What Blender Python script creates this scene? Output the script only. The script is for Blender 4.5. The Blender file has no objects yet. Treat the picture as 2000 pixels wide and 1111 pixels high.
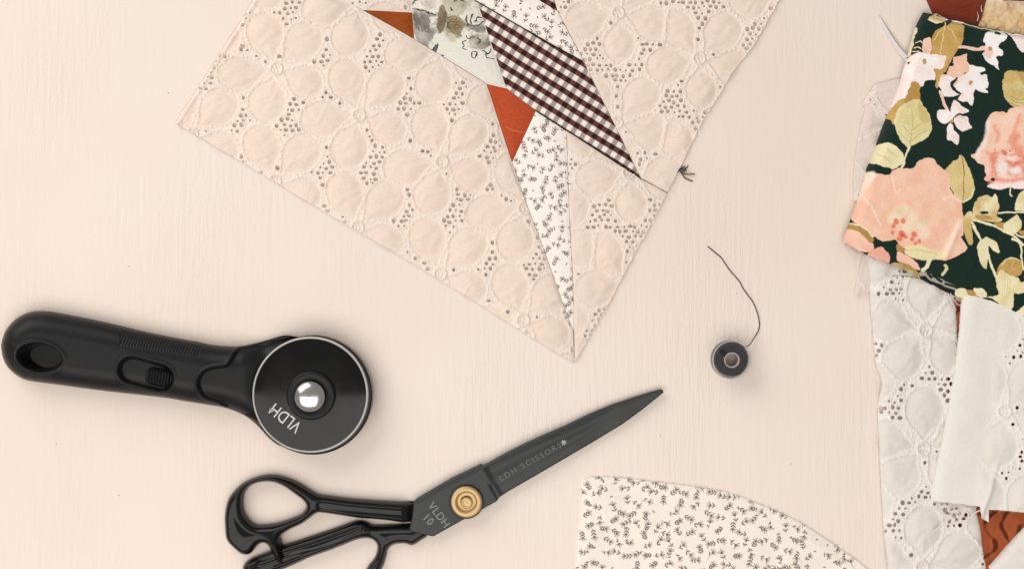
import bpy, math, random
import numpy as np
from mathutils import Vector

# ------------------------------------------------------------------ camera, light, exposure
SC = bpy.context.scene
COL = SC.collection
S = 0.00028            # metres for one photo pixel on the table (a 21 mm bobbin, 10 inch shears)
H = 0.90               # camera height above the table
CX, CY = 1000.0, 555.5

cam_d = bpy.data.cameras.new('camera'); cam = bpy.data.objects.new('camera', cam_d); COL.objects.link(cam)
cam.location = (0, 0, H); cam_d.sensor_width = 36.0; cam_d.lens = 36.0 * H / (2000 * S)
cam_d.clip_start = 0.02; cam_d.clip_end = 20
SC.camera = cam

W = bpy.data.worlds.new('World'); SC.world = W; W.use_nodes = True
bg = W.node_tree.nodes['Background']; bg.inputs[0].default_value = (1.0, 0.965, 0.93, 1); bg.inputs[1].default_value = 0.31

def area_lamp(name, loc, target, sx, sy, watts, col):
    l = bpy.data.lights.new(name, 'AREA'); l.shape = 'RECTANGLE'; l.size = sx; l.size_y = sy; l.energy = watts; l.color = col
    o = bpy.data.objects.new(name, l); COL.objects.link(o); o.location = loc
    o.rotation_euler = (Vector(target) - Vector(loc)).to_track_quat('-Z', 'Y').to_euler()
    return o
area_lamp('window_light', (-0.95, 1.05, 0.95), (-0.05, 0.02, 0), 1.5, 1.1, 14.5, (1.0, 0.97, 0.94))
area_lamp('room_light', (-0.45, -0.83, 1.5), (-0.45, -0.83, 0), 2.2, 1.34, 21.5, (1.0, 0.955, 0.91))

SC.view_settings.view_transform = 'Standard'; SC.view_settings.look = 'None'
SC.view_settings.exposure = 0.14; SC.view_settings.gamma = 1.0; SC.view_settings.use_curve_mapping = False
SC.render.engine = 'CYCLES'

# ------------------------------------------------------------------ helpers
rng = np.random.default_rng(7)
def lin(c):
    c = np.asarray(c, float) / 255.0
    return np.where(c <= 0.04045, c / 12.92, ((c + 0.055) / 1.055) ** 2.4)
def wpos(px, py, z, zref):
    k = 1 - zref / H
    return ((px - CX) * S * k, -(py - CY) * S * k, z)
_T = rng.random((256, 256))
def vn(x, y, seed=0):
    x = x + seed * 17.31; y = y + seed * 9.77
    xi = np.floor(x).astype(int); yi = np.floor(y).astype(int)
    fx = x - xi; fy = y - yi; fx = fx * fx * (3 - 2 * fx); fy = fy * fy * (3 - 2 * fy)
    a = _T[yi & 255, xi & 255]; b = _T[yi & 255, (xi + 1) & 255]; c = _T[(yi + 1) & 255, xi & 255]; d = _T[(yi + 1) & 255, (xi + 1) & 255]
    return (a * (1 - fx) + b * fx) * (1 - fy) + (c * (1 - fx) + d * fx) * fy - 0.5
def sstep(a, b, x):
    t = np.clip((x - a) / (b - a), 0, 1); return t * t * (3 - 2 * t)
def Zm(pts, z):                       # zoomed view coordinates to photo pixels
    return [(z[0] + x / z[2], z[1] + y / z[2]) for x, y in pts]
def crom(P, n=5, closed=True):
    P = np.asarray(P, float); m = len(P); out = []
    rngi = range(m) if closed else range(m - 1)
    for i in rngi:
        if closed: p0, p1, p2, p3 = P[i - 1], P[i], P[(i + 1) % m], P[(i + 2) % m]
        else: p0, p1, p2, p3 = P[max(i - 1, 0)], P[i], P[i + 1], P[min(i + 2, m - 1)]
        for k in range(n):
            t = k / n
            out.append(0.5 * ((2 * p1) + (-p0 + p2) * t + (2 * p0 - 5 * p1 + 4 * p2 - p3) * t * t + (-p0 + 3 * p1 - 3 * p2 + p3) * t ** 3))
    if not closed: out.append(P[-1])
    return np.array(out)
def sdpoly(X, Y, P):
    P = np.asarray(P, float); d = np.full(X.shape, 1e12); s = np.ones(X.shape)
    n = len(P); j = n - 1
    for i in range(n):
        ex, ey = P[j] - P[i]; wx = X - P[i, 0]; wy = Y - P[i, 1]
        t = np.clip((wx * ex + wy * ey) / (ex * ex + ey * ey + 1e-12), 0, 1)
        bx = wx - ex * t; by = wy - ey * t
        d = np.minimum(d, bx * bx + by * by)
        c1 = Y >= P[i, 1]; c2 = Y < P[j, 1]; c3 = ex * wy > ey * wx
        flip = (c1 & c2 & c3) | (~c1 & ~c2 & ~c3)
        s = np.where(flip, -s, s); j = i
    return s * np.sqrt(d)
def sdline(X, Y, P):
    P = np.asarray(P, float); d = np.full(X.shape, 1e12)
    for i in range(len(P) - 1):
        ex, ey = P[i + 1] - P[i]; wx = X - P[i, 0]; wy = Y - P[i, 1]
        t = np.clip((wx * ex + wy * ey) / (ex * ex + ey * ey + 1e-12), 0, 1)
        d = np.minimum(d, (wx - ex * t) ** 2 + (wy - ey * t) ** 2)
    return np.sqrt(d)

def blur(a, n):
    for _ in range(n):
        p = np.pad(a, 1, mode='edge')
        a = (p[:-2, 1:-1] + p[2:, 1:-1] + p[1:-1, :-2] + p[1:-1, 2:] + 2 * p[1:-1, 1:-1]) / 6.0
    return a
class Grid:
    def __init__(g, x0, y0, x1, y1, step):
        g.step = step; g.x0 = x0; g.y0 = y0
        g.xs = np.arange(x0, x1 + step, step); g.ys = np.arange(y0, y1 + step, step)
        g.X, g.Y = np.meshgrid(g.xs, g.ys); g.col = None
    def fill(g, c): g.col = np.empty(g.X.shape + (3,)); g.col[:] = lin(c)
    def win(g, x0, y0, x1, y1):
        i0 = max(0, int((x0 - g.x0) / g.step)); i1 = min(g.X.shape[1], int((x1 - g.x0) / g.step) + 2)
        j0 = max(0, int((y0 - g.y0) / g.step)); j1 = min(g.X.shape[0], int((y1 - g.y0) / g.step) + 2)
        if i1 <= i0 or j1 <= j0: return None
        return slice(j0, j1), slice(i0, i1)
    def blend(g, w, a, c):
        if np.ndim(c) == 1: c = lin(c)
        g.col[w] = g.col[w] * (1 - a[..., None]) + c * a[..., None]
    def poly(g, P, c, z=None, smooth=4, rough=0.0, soft=None, alpha=1.0, c2=None, gx=0.0, gy=1.0):
        if z: P = Zm(P, z)
        P = crom(P, smooth) if smooth else np.asarray(P, float)
        w = g.win(P[:, 0].min() - 4, P[:, 1].min() - 4, P[:, 0].max() + 4, P[:, 1].max() + 4)
        if w is None: return
        X, Y = g.X[w], g.Y[w]
        d = sdpoly(X, Y, P)
        if rough: d = d + rough * 2 * vn(X * 0.35, Y * 0.35, 3)
        sf = soft or g.step
        a = np.clip(0.5 - d / sf, 0, 1) * alpha
        if c2 is not None:            # second ink of the print, watercolour-like mottling
            t = np.clip(0.5 + 1.6 * vn(X * 0.06, Y * 0.06, 5) + 0.5 * vn(X * 0.3, Y * 0.3, 8), 0, 1)[..., None]
            g.blend(w, a, lin(c) * (1 - t) + lin(c2) * t)
        else: g.blend(w, a, c)
    def line(g, P, c, wid, z=None, smooth=4, soft=None, alpha=1.0):
        if z: P = Zm(P, z); wid = wid / z[2]
        P = crom(P, smooth, False) if smooth and len(P) > 2 else np.asarray(P, float)
        w = g.win(P[:, 0].min() - wid - 3, P[:, 1].min() - wid - 3, P[:, 0].max() + wid + 3, P[:, 1].max() + wid + 3)
        if w is None: return
        d = sdline(g.X[w], g.Y[w], P) - wid / 2
        g.blend(w, np.clip(0.5 - d / (soft or g.step), 0, 1) * alpha, c)
    def dot(g, p, r, c, z=None, ry=None, soft=None, alpha=1.0):
        ry = ry or r
        if z: p = Zm([p], z)[0]; r = r / z[2]; ry = ry / z[2]
        w = g.win(p[0] - r - 4, p[1] - ry - 4, p[0] + r + 4, p[1] + ry + 4)
        if w is None: return
        q = np.sqrt(((g.X[w] - p[0]) / r) ** 2 + ((g.Y[w] - p[1]) / ry) ** 2)
        g.blend(w, np.clip(0.5 - (q - 1) * min(r, ry) / (soft or g.step), 0, 1) * alpha, c)

def warp(g, amp, sc, seed):
    g.X0, g.Y0 = g.X, g.Y
    g.X = g.X0 + 2 * amp * (vn(g.X0 / sc, g.Y0 / sc, seed) + 0.5 * vn(g.X0 * 2.6 / sc, g.Y0 * 2.6 / sc, seed + 1)); g.Y = g.Y0 + 2 * amp * (vn(g.X0 / sc, g.Y0 / sc, seed + 7) + 0.5 * vn(g.X0 * 2.6 / sc, g.Y0 * 2.6 / sc, seed + 8))
def unwarp(g): g.X, g.Y = g.X0, g.Y0
class Thing:                           # an Empty at the thing's base that parents its parts
    def __init__(t, name, label, cat, px, py, z=0.0, group=None, single=False):
        t.loc = Vector(wpos(px, py, z, z)); t.o = None; t.props = (label, cat, group)
        if not single:
            t.o = bpy.data.objects.new(name, None); COL.objects.link(t.o); t.o.location = t.loc
            t.o.empty_display_size = 0.02; t.tag(t.o)
    def tag(t, o):
        o['label'], o['category'] = t.props[0], t.props[1]
        if t.props[2]: o['group'] = t.props[2]
def finish(name, me, mat, th, parent=None, label=None, kind=None):
    o = bpy.data.objects.new(name, me); COL.objects.link(o); me.materials.append(mat)
    if th is not None:
        par = parent or th.o
        if par is None: th.o = o; o.location = th.loc; th.tag(o)
        else: o.parent = par
    if label: o['label'] = label
    if kind: o['kind'] = kind
    return o
def mesh_np(name, V, Q, smooth=True, col=None, T=None):
    me = bpy.data.meshes.new(name)
    V = np.ascontiguousarray(V, dtype=np.float32); Q = np.asarray(Q, dtype=np.int32).reshape(-1, 4)
    nt = 0 if T is None else len(T)
    me.vertices.add(len(V)); me.vertices.foreach_set('co', V.ravel())
    li = Q.ravel() if not nt else np.concatenate([Q.ravel(), np.asarray(T, dtype=np.int32).ravel()])
    me.loops.add(len(li)); me.loops.foreach_set('vertex_index', li.astype(np.int32))
    n = len(Q) + nt; me.polygons.add(n)
    ls = np.concatenate([np.arange(len(Q)) * 4, len(Q) * 4 + np.arange(nt) * 3]).astype(np.int32)
    me.polygons.foreach_set('loop_start', ls)
    me.polygons.foreach_set('use_smooth', np.full(n, smooth))
    if col is not None:
        at = me.color_attributes.new('Col', 'FLOAT_COLOR', 'POINT')
        at.data.foreach_set('color', np.c_[col, np.ones(len(col))].astype(np.float32).ravel())
    me.update(calc_edges=True); me.validate()
    return me
def relief(name, g, sd, zfun, mat, th, zref=0.0, skirt=0.0004, base=None, parent=None, label=None, kind=None, bottom=False, ret=False):
    """one connected surface over the region sd<0 of grid g; zfun(X,Y,d) in metres; an edge wall of height skirt or down to base"""
    st = g.step
    c = 0.25 * (sd[:-1, :-1] + sd[1:, :-1] + sd[:-1, 1:] + sd[1:, 1:]); keep = c < 0
    R, Cn = sd.shape
    used = np.zeros((R, Cn), int)
    for dj in (0, 1):
        for di in (0, 1): used[dj:R - 1 + dj, di:Cn - 1 + di] += keep
    bnd = (used > 0) & (used < 4)
    gy, gx = np.gradient(sd, st); gl = np.maximum(gx * gx + gy * gy, 0.15)
    m = np.clip(-sd / gl, -1.2 * st, 1.2 * st)
    X = np.where(bnd, g.X + m * gx, g.X); Y = np.where(bnd, g.Y + m * gy, g.Y)
    D = np.where(bnd, 0, np.maximum(-sd, 0))
    u = used > 0
    Zv = zfun(g.X, g.Y, D); Zv = np.broadcast_to(Zv, sd.shape)
    idx = np.full((R, Cn), -1); idx[u] = np.arange(u.sum())
    k = (1 - zref / H) * S
    V = np.c_[(X[u] - CX) * k - th.loc.x, -(Y[u] - CY) * k - th.loc.y, Zv[u] - th.loc.z]
    jj, ii = np.nonzero(keep)
    Q = np.c_[idx[jj, ii], idx[jj + 1, ii], idx[jj + 1, ii + 1], idx[jj, ii + 1]]
    col = g.col[u] if g.col is not None else None
    # open edges
    E = np.concatenate([Q[:, [0, 1]], Q[:, [1, 2]], Q[:, [2, 3]], Q[:, [3, 0]]])
    key = E.min(1).astype(np.int64) * len(V) + E.max(1)
    _, inv, cnt = np.unique(key, return_inverse=True, return_counts=True)
    B = E[cnt[inv] == 1]
    bv = np.unique(B); mp = np.full(len(V), -1); mp[bv] = np.arange(len(bv))
    top = V[bv]; bot = top.copy(); n0 = len(V); nb = len(bv)
    bot[:, 2] = (base - th.loc.z) if base is not None else bot[:, 2] - skirt
    V2 = np.concatenate([V, top, bot]); a = mp[B[:, 0]]; b = mp[B[:, 1]]
    Q2 = np.concatenate([Q, np.c_[n0 + b, n0 + a, n0 + nb + a, n0 + nb + b]])
    if col is not None: col = np.concatenate([col, col[bv], col[bv]])
    me = mesh_np(name, V2, Q2, True, col)
    return finish(name, me, mat, th, parent, label, kind)
def tube_geo(P, r, seg=6, taper=False):
    P = np.asarray(P, float); n = len(P); V = []; Q = []
    for i in range(n):
        t = P[min(i + 1, n - 1)] - P[max(i - 1, 0)]; t = t / (np.linalg.norm(t) + 1e-12)
        a = np.cross(t, (0, 0, 1.0)); la = np.linalg.norm(a)
        a = a / la if la > 1e-6 else np.array((1.0, 0, 0))
        b = np.cross(a, t); rr = r * (1 - 0.75 * i / (n - 1)) if taper else r
        for s in range(seg):
            an = 2 * math.pi * s / seg; V.append(P[i] + rr * (math.cos(an) * a + math.sin(an) * b))
    for i in range(n - 1):
        for s in range(seg):
            Q.append((i * seg + s, i * seg + (s + 1) % seg, (i + 1) * seg + (s + 1) % seg, (i + 1) * seg + s))
    return np.array(V), np.array(Q)
def thread(name, pts, r, mat, th, zref=0.0, parent=None, label=None, seg=6, n=8, kind=None):
    """pts: (px,py,z) photo pixels and metres"""
    P = crom(np.array(pts, float) * np.array((1, 1, 1000.0)), n, False) if len(pts) > 2 else np.array(pts, float) * np.array((1, 1, 1000.0))
    k = 1 - zref / H
    Wp = np.c_[(P[:, 0] - CX) * S * k - th.loc.x, -(P[:, 1] - CY) * S * k - th.loc.y, P[:, 2] / 1000.0 - th.loc.z]
    V, Q = tube_geo(Wp, r, seg)
    return finish(name, mesh_np(name, V, Q), mat, th, parent, label, kind)
def many_threads(name, lst, mat, th, zref, parent=None, seg=4):
    """loose fibres of a cut edge: (points, radius) list joined as one part nobody could count"""
    VV = []; QQ = []; n = 0; k = 1 - zref / H
    for P, r in lst:
        P = np.asarray(P, float)
        Wp = np.c_[(P[:, 0] - CX) * S * k - th.loc.x, -(P[:, 1] - CY) * S * k - th.loc.y, P[:, 2] - th.loc.z]
        V, Q = tube_geo(Wp, r, seg, True); VV.append(V); QQ.append(Q + n); n += len(V)
    return finish(name, mesh_np(name, np.concatenate(VV), np.concatenate(QQ)), mat, th, parent, None, 'stuff')
def fringe(poly, z, dens, length, seed, closed=False, zfall=0.0002, r=0.00009):
    R = random.Random(seed); out = []
    P = np.asarray(poly, float); n = len(P); rg = range(n if closed else n - 1)
    A = 0.5 * sum(P[i, 0] * P[(i + 1) % n, 1] - P[(i + 1) % n, 0] * P[i, 1] for i in range(n))
    for i in rg:
        a, b = P[i], P[(i + 1) % n]; L = np.hypot(*(b - a)); t = (b - a) / (L + 1e-9)
        nrm = np.array((t[1], -t[0]))
        for _ in range(int(L * dens + R.random())):
            u = R.random(); p = a + (b - a) * u; ln = length * R.random() ** 1.6 + 1.2
            d = nrm * ln + t * ln * R.uniform(-0.9, 0.9); q = p + d * 0.5 + t * R.uniform(-1, 1)
            p0 = p - nrm * 1.5
            out.append(([(p0[0], p0[1], z), (q[0], q[1], z * 0.7 + zfall * 0.3), (p[0] + d[0], p[1] + d[1], zfall)], r * R.uniform(0.7, 1.2)))
    return out
def lathe(name, prof, seg, mat, th, cx, cy, zref, smooth=True, parent=None, label=None, sq=None, sharp=None):
    """prof: (radius px, z m); axis vertical at photo pixel cx, cy"""
    k = (1 - zref / H) * S; V = []; Q = []
    x0 = (cx - CX) * k - th.loc.x; y0 = -(cy - CY) * k - th.loc.y
    for r, z in prof:
        for s in range(seg):
            a = 2 * math.pi * s / seg; V.append((x0 + r * k * math.cos(a), y0 + r * k * math.sin(a), z - th.loc.z))
    for i in range(len(prof) - 1):
        for s in range(seg):
            Q.append((i * seg + s, i * seg + (s + 1) % seg, (i + 1) * seg + (s + 1) % seg, (i + 1) * seg + s))
    me = mesh_np(name, np.array(V), np.array(Q), smooth)
    if sharp: me.set_sharp_from_angle(angle=math.radians(sharp))
    return finish(name, me, mat, th, parent, label)
def lettering(name, text, size_px, px, py, rot, z, mat, th, zref, parent, label=None, spacing=1.0, xs=1.0, bold=0.0):
    cu = bpy.data.curves.new(name, 'FONT'); cu.body = text; cu.size = size_px * S; cu.align_x = 'CENTER'; cu.align_y = 'CENTER'
    cu.space_character = spacing; cu.extrude = 0.00003; cu.offset = bold * S; cu.resolution_u = 3
    o = bpy.data.objects.new('t', cu); COL.objects.link(o)
    me = bpy.data.meshes.new_from_object(o.evaluated_get(bpy.context.evaluated_depsgraph_get()))
    bpy.data.objects.remove(o); bpy.data.curves.remove(cu)
    ca, sa = math.cos(rot), math.sin(rot); w = Vector(wpos(px, py, z, zref)) - th.loc
    for v in me.vertices:
        x, y = v.co.x * xs, v.co.y; v.co = (w.x + x * ca - y * sa, w.y + x * sa + y * ca, w.z + v.co.z)
    me.name = name
    return finish(name, me, mat, th, parent, label)

# ------------------------------------------------------------------ materials
def newmat(name):
    m = bpy.data.materials.new(name); m.use_nodes = True; nt = m.node_tree
    return m, nt, nt.nodes['Principled BSDF']
def noise(nt, scale, detail=3, coord='Object', stretch=(1, 1, 1), rough=0.5):
    tc = nt.nodes.new('ShaderNodeTexCoord'); mp = nt.nodes.new('ShaderNodeMapping'); mp.inputs['Scale'].default_value = stretch
    n = nt.nodes.new('ShaderNodeTexNoise'); n.inputs['Scale'].default_value = scale; n.inputs['Detail'].default_value = detail
    n.inputs['Roughness'].default_value = rough
    nt.links.new(tc.outputs[coord], mp.inputs['Vector']); nt.links.new(mp.outputs[0], n.inputs['Vector'])
    return n
def plain(name, rgb, rough, metal=0.0, spec=0.5, bump=0.0, bscale=2000, var=0.0, coat=0.0):
    m, nt, p = newmat(name)
    p.inputs['Base Color'].default_value = (*rgb, 1); p.inputs['Roughness'].default_value = rough
    p.inputs['Metallic'].default_value = metal; p.inputs['Specular IOR Level'].default_value = spec; p.inputs['Coat Weight'].default_value = coat
    n = noise(nt, bscale, 3)
    if bump:
        b = nt.nodes.new('ShaderNodeBump'); b.inputs['Strength'].default_value = bump; b.inputs['Distance'].default_value = 0.0003
        nt.links.new(n.outputs[0], b.inputs['Height']); nt.links.new(b.outputs[0], p.inputs['Normal'])
    n2 = noise(nt, 60, 4); r = nt.nodes.new('ShaderNodeMapRange')
    r.inputs['To Min'].default_value = max(0.02, rough - 0.08 - var); r.inputs['To Max'].default_value = rough + 0.08 + var
    nt.links.new(n2.outputs[0], r.inputs['Value']); nt.links.new(r.outputs[0], p.inputs['Roughness'])
    return m
def cloth(name, trans=0.0, through=0.0, weave=0.25, sheen=0.1):
    """woven cotton: print from the colour attribute, light passing through the cloth, fine weave relief"""
    m, nt, p = newmat(name); out = nt.nodes['Material Output']
    a = nt.nodes.new('ShaderNodeAttribute'); a.attribute_name = 'Col'
    tc = nt.nodes.new('ShaderNodeTexCoord'); hs = []
    for st in ((1, 0.12, 1), (0.12, 1, 1)):
        n = noise(nt, 2600, 2, 'Object', st); hs.append(n.outputs[0])
    ad = nt.nodes.new('ShaderNodeMath'); ad.operation = 'ADD'; nt.links.new(hs[0], ad.inputs[0]); nt.links.new(hs[1], ad.inputs[1])
    b = nt.nodes.new('ShaderNodeBump'); b.inputs['Strength'].default_value = weave; b.inputs['Distance'].default_value = 0.0003
    nt.links.new(ad.outputs[0], b.inputs['Height'])
    mr = nt.nodes.new('ShaderNodeMapRange'); mr.inputs['From Min'].default_value = 0.6; mr.inputs['From Max'].default_value = 1.4
    mr.inputs['To Min'].default_value = 0.93; mr.inputs['To Max'].default_value = 1.06
    nt.links.new(ad.outputs[0], mr.inputs['Value'])
    mx = nt.nodes.new('ShaderNodeMix'); mx.data_type = 'RGBA'; mx.blend_type = 'MULTIPLY'; mx.inputs['Factor'].default_value = 1.0
    nt.links.new(a.outputs['Color'], mx.inputs['A']); nt.links.new(mr.outputs[0], mx.inputs['B'])
    nt.links.new(mx.outputs['Result'], p.inputs['Base Color'])
    p.inputs['Roughness'].default_value = 0.88; p.inputs['Specular IOR Level'].default_value = 0.2; p.inputs['Sheen Weight'].default_value = sheen
    nt.links.new(b.outputs[0], p.inputs['Normal']); last = p.outputs[0]
    if trans:
        t = nt.nodes.new('ShaderNodeBsdfTranslucent'); nt.links.new(mx.outputs['Result'], t.inputs['Color'])
        s = nt.nodes.new('ShaderNodeMixShader'); s.inputs[0].default_value = trans
        nt.links.new(last, s.inputs[1]); nt.links.new(t.outputs[0], s.inputs[2]); last = s.outputs[0]
    if through:                        # open weave: the gaps between the threads
        t = nt.nodes.new('ShaderNodeBsdfTransparent'); s = nt.nodes.new('ShaderNodeMixShader'); s.inputs[0].default_value = through
        nt.links.new(last, s.inputs[1]); nt.links.new(t.outputs[0], s.inputs[2]); last = s.outputs[0]
    nt.links.new(last, out.inputs['Surface'])
    return m
def table_mat():
    m, nt, p = newmat('painted_wood')
    n1 = noise(nt, 1.0, 5, 'Object', (430, 32, 1), 0.62); n2 = noise(nt, 1.0, 3, 'Object', (900, 420, 1)); n3 = noise(nt, 5, 3)
    n4 = noise(nt, 14, 2, 'Object', (1, 0.5, 1))
    s = nt.nodes.new('ShaderNodeMath'); s.operation = 'MULTIPLY_ADD'; s.inputs[1].default_value = 0.45
    nt.links.new(n2.outputs[0], s.inputs[0]); nt.links.new(n1.outputs[0], s.inputs[2])
    st = nt.nodes.new('ShaderNodeMapRange'); st.inputs['From Min'].default_value = 0.40; st.inputs['From Max'].default_value = 0.62
    st.inputs['To Min'].default_value = 0.18; st.inputs['To Max'].default_value = 0.95     # brush marks come and go
    nt.links.new(n4.outputs[0], st.inputs['Value'])
    b = nt.nodes.new('ShaderNodeBump'); b.inputs['Distance'].default_value = 0.0005
    nt.links.new(st.outputs[0], b.inputs['Strength'])
    nt.links.new(s.outputs[0], b.inputs['Height']); nt.links.new(b.outputs[0], p.inputs['Normal'])
    cr = nt.nodes.new('ShaderNodeValToRGB'); e = cr.color_ramp.elements
    e[0].position = 0.3; e[0].color = (0.81, 0.685, 0.59, 1); e[1].position = 0.7; e[1].color = (0.84, 0.735, 0.655, 1)
    nt.links.new(n3.outputs[0], cr.inputs[0]); nt.links.new(cr.outputs[0], p.inputs['Base Color'])
    p.inputs['Roughness'].default_value = 0.48; p.inputs['Specular IOR Level'].default_value = 0.35
    return m
M = dict(
    table=table_mat(), eyelet=cloth('eyelet_cotton', 0.06, 0.05, 0.3), print_=cloth('printed_cotton', 0.03, 0, 0.2), white=cloth('white_cotton', 0.08, 0.05, 0.25),
    sheer=cloth('sheer_cotton', 0.08, 0.22, 0.3), heavy=cloth('heavy_cotton', 0.0, 0, 0.35, 0.2),
    thread_w=plain('white_thread', (0.80, 0.72, 0.66), 0.9), thread_k=plain('black_thread', (0.012, 0.010, 0.010), 0.7, spec=0.3),
    plastic=plain('black_satin_plastic', (0.010, 0.010, 0.011), 0.38, spec=0.22, bump=0.04, bscale=3500), gloss=plain('black_gloss_plastic', (0.005, 0.005, 0.006), 0.16, spec=0.35),
    guard=plain('blade_guard_plastic', (0.005, 0.005, 0.005), 0.10, spec=0.30), rim=plain('frosted_rim', (0.50, 0.49, 0.48), 0.35),
    steel=plain('polished_steel', (0.56, 0.545, 0.53), 0.22, metal=1.0), blade=plain('blackened_steel', (0.045, 0.049, 0.049), 0.46, metal=0.5, spec=0.4, bump=0.03, bscale=1500),
    enamel=plain('black_enamel', (0.008, 0.008, 0.0085), 0.12, spec=0.26, bump=0.01, bscale=260), brass=plain('brass', (0.60, 0.43, 0.22), 0.50, metal=0.85, bump=0.05),
    ink_w=plain('pale_print', (0.62, 0.61, 0.59), 0.6), ink_g=plain('etched_grey', (0.24, 0.24, 0.235), 0.6), ink_d=plain('etched_faint', (0.15, 0.15, 0.148), 0.6),
    thread_g=plain('grey_thread', (0.30, 0.26, 0.235), 0.9), speck=plain('paint_fleck', (0.32, 0.25, 0.20), 0.8),
)
def clear_mat():
    m, nt, p = newmat('clear_plastic'); out = nt.nodes['Material Output']
    t = nt.nodes.new('ShaderNodeBsdfTransparent'); t.inputs[0].default_value = (0.93, 0.92, 0.92, 1)
    gl = nt.nodes.new('ShaderNodeBsdfGlossy'); gl.inputs['Roughness'].default_value = 0.06
    f = nt.nodes.new('ShaderNodeFresnel'); f.inputs['IOR'].default_value = 1.5
    s = nt.nodes.new('ShaderNodeMixShader'); nt.links.new(f.outputs[0], s.inputs[0]); nt.links.new(t.outputs[0], s.inputs[1]); nt.links.new(gl.outputs[0], s.inputs[2])
    nt.links.new(s.outputs[0], out.inputs['Surface']); return m
M['clear'] = clear_mat()

# ------------------------------------------------------------------ the table
def table():
    v = [(-1.1, -0.9, 0), (1.1, -0.9, 0), (1.1, 0.9, 0), (-1.1, 0.9, 0)]; v += [(x, y, -0.03) for x, y, _ in v]
    f = [(0, 1, 2, 3), (4, 7, 6, 5), (0, 4, 5, 1), (1, 5, 6, 2), (2, 6, 7, 3), (3, 7, 4, 0)]
    o = finish('tabletop', mesh_np('tabletop', np.array(v), np.array(f), False), M['table'], None); o['kind'] = 'structure'
    o['label'] = 'cream pink painted wooden tabletop with fine brush marks'
    R = random.Random(9)
    for px, py in ((232, 967), (329, 182), (1439, 573), (948, 941), (110, 866), (1545, 905), (252, 520), (1290, 850)):   # grit caught in the paint
        w = wpos(px, py, 0, 0); V = [(w[0] + 0.0004 * R.uniform(.5, 1) * math.cos(a), w[1] + 0.0005 * R.uniform(.5, 1) * math.sin(a), 0.0) for a in np.linspace(0, 5.4, 7)] + [(w[0], w[1], 0.0003)]
        f = finish('fleck', mesh_np('fleck', np.array(V), np.zeros((0, 4)), True, T=[(i, (i + 1) % 7, 7) for i in range(7)]), M['speck'], None); f.parent = o
table()

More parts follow.
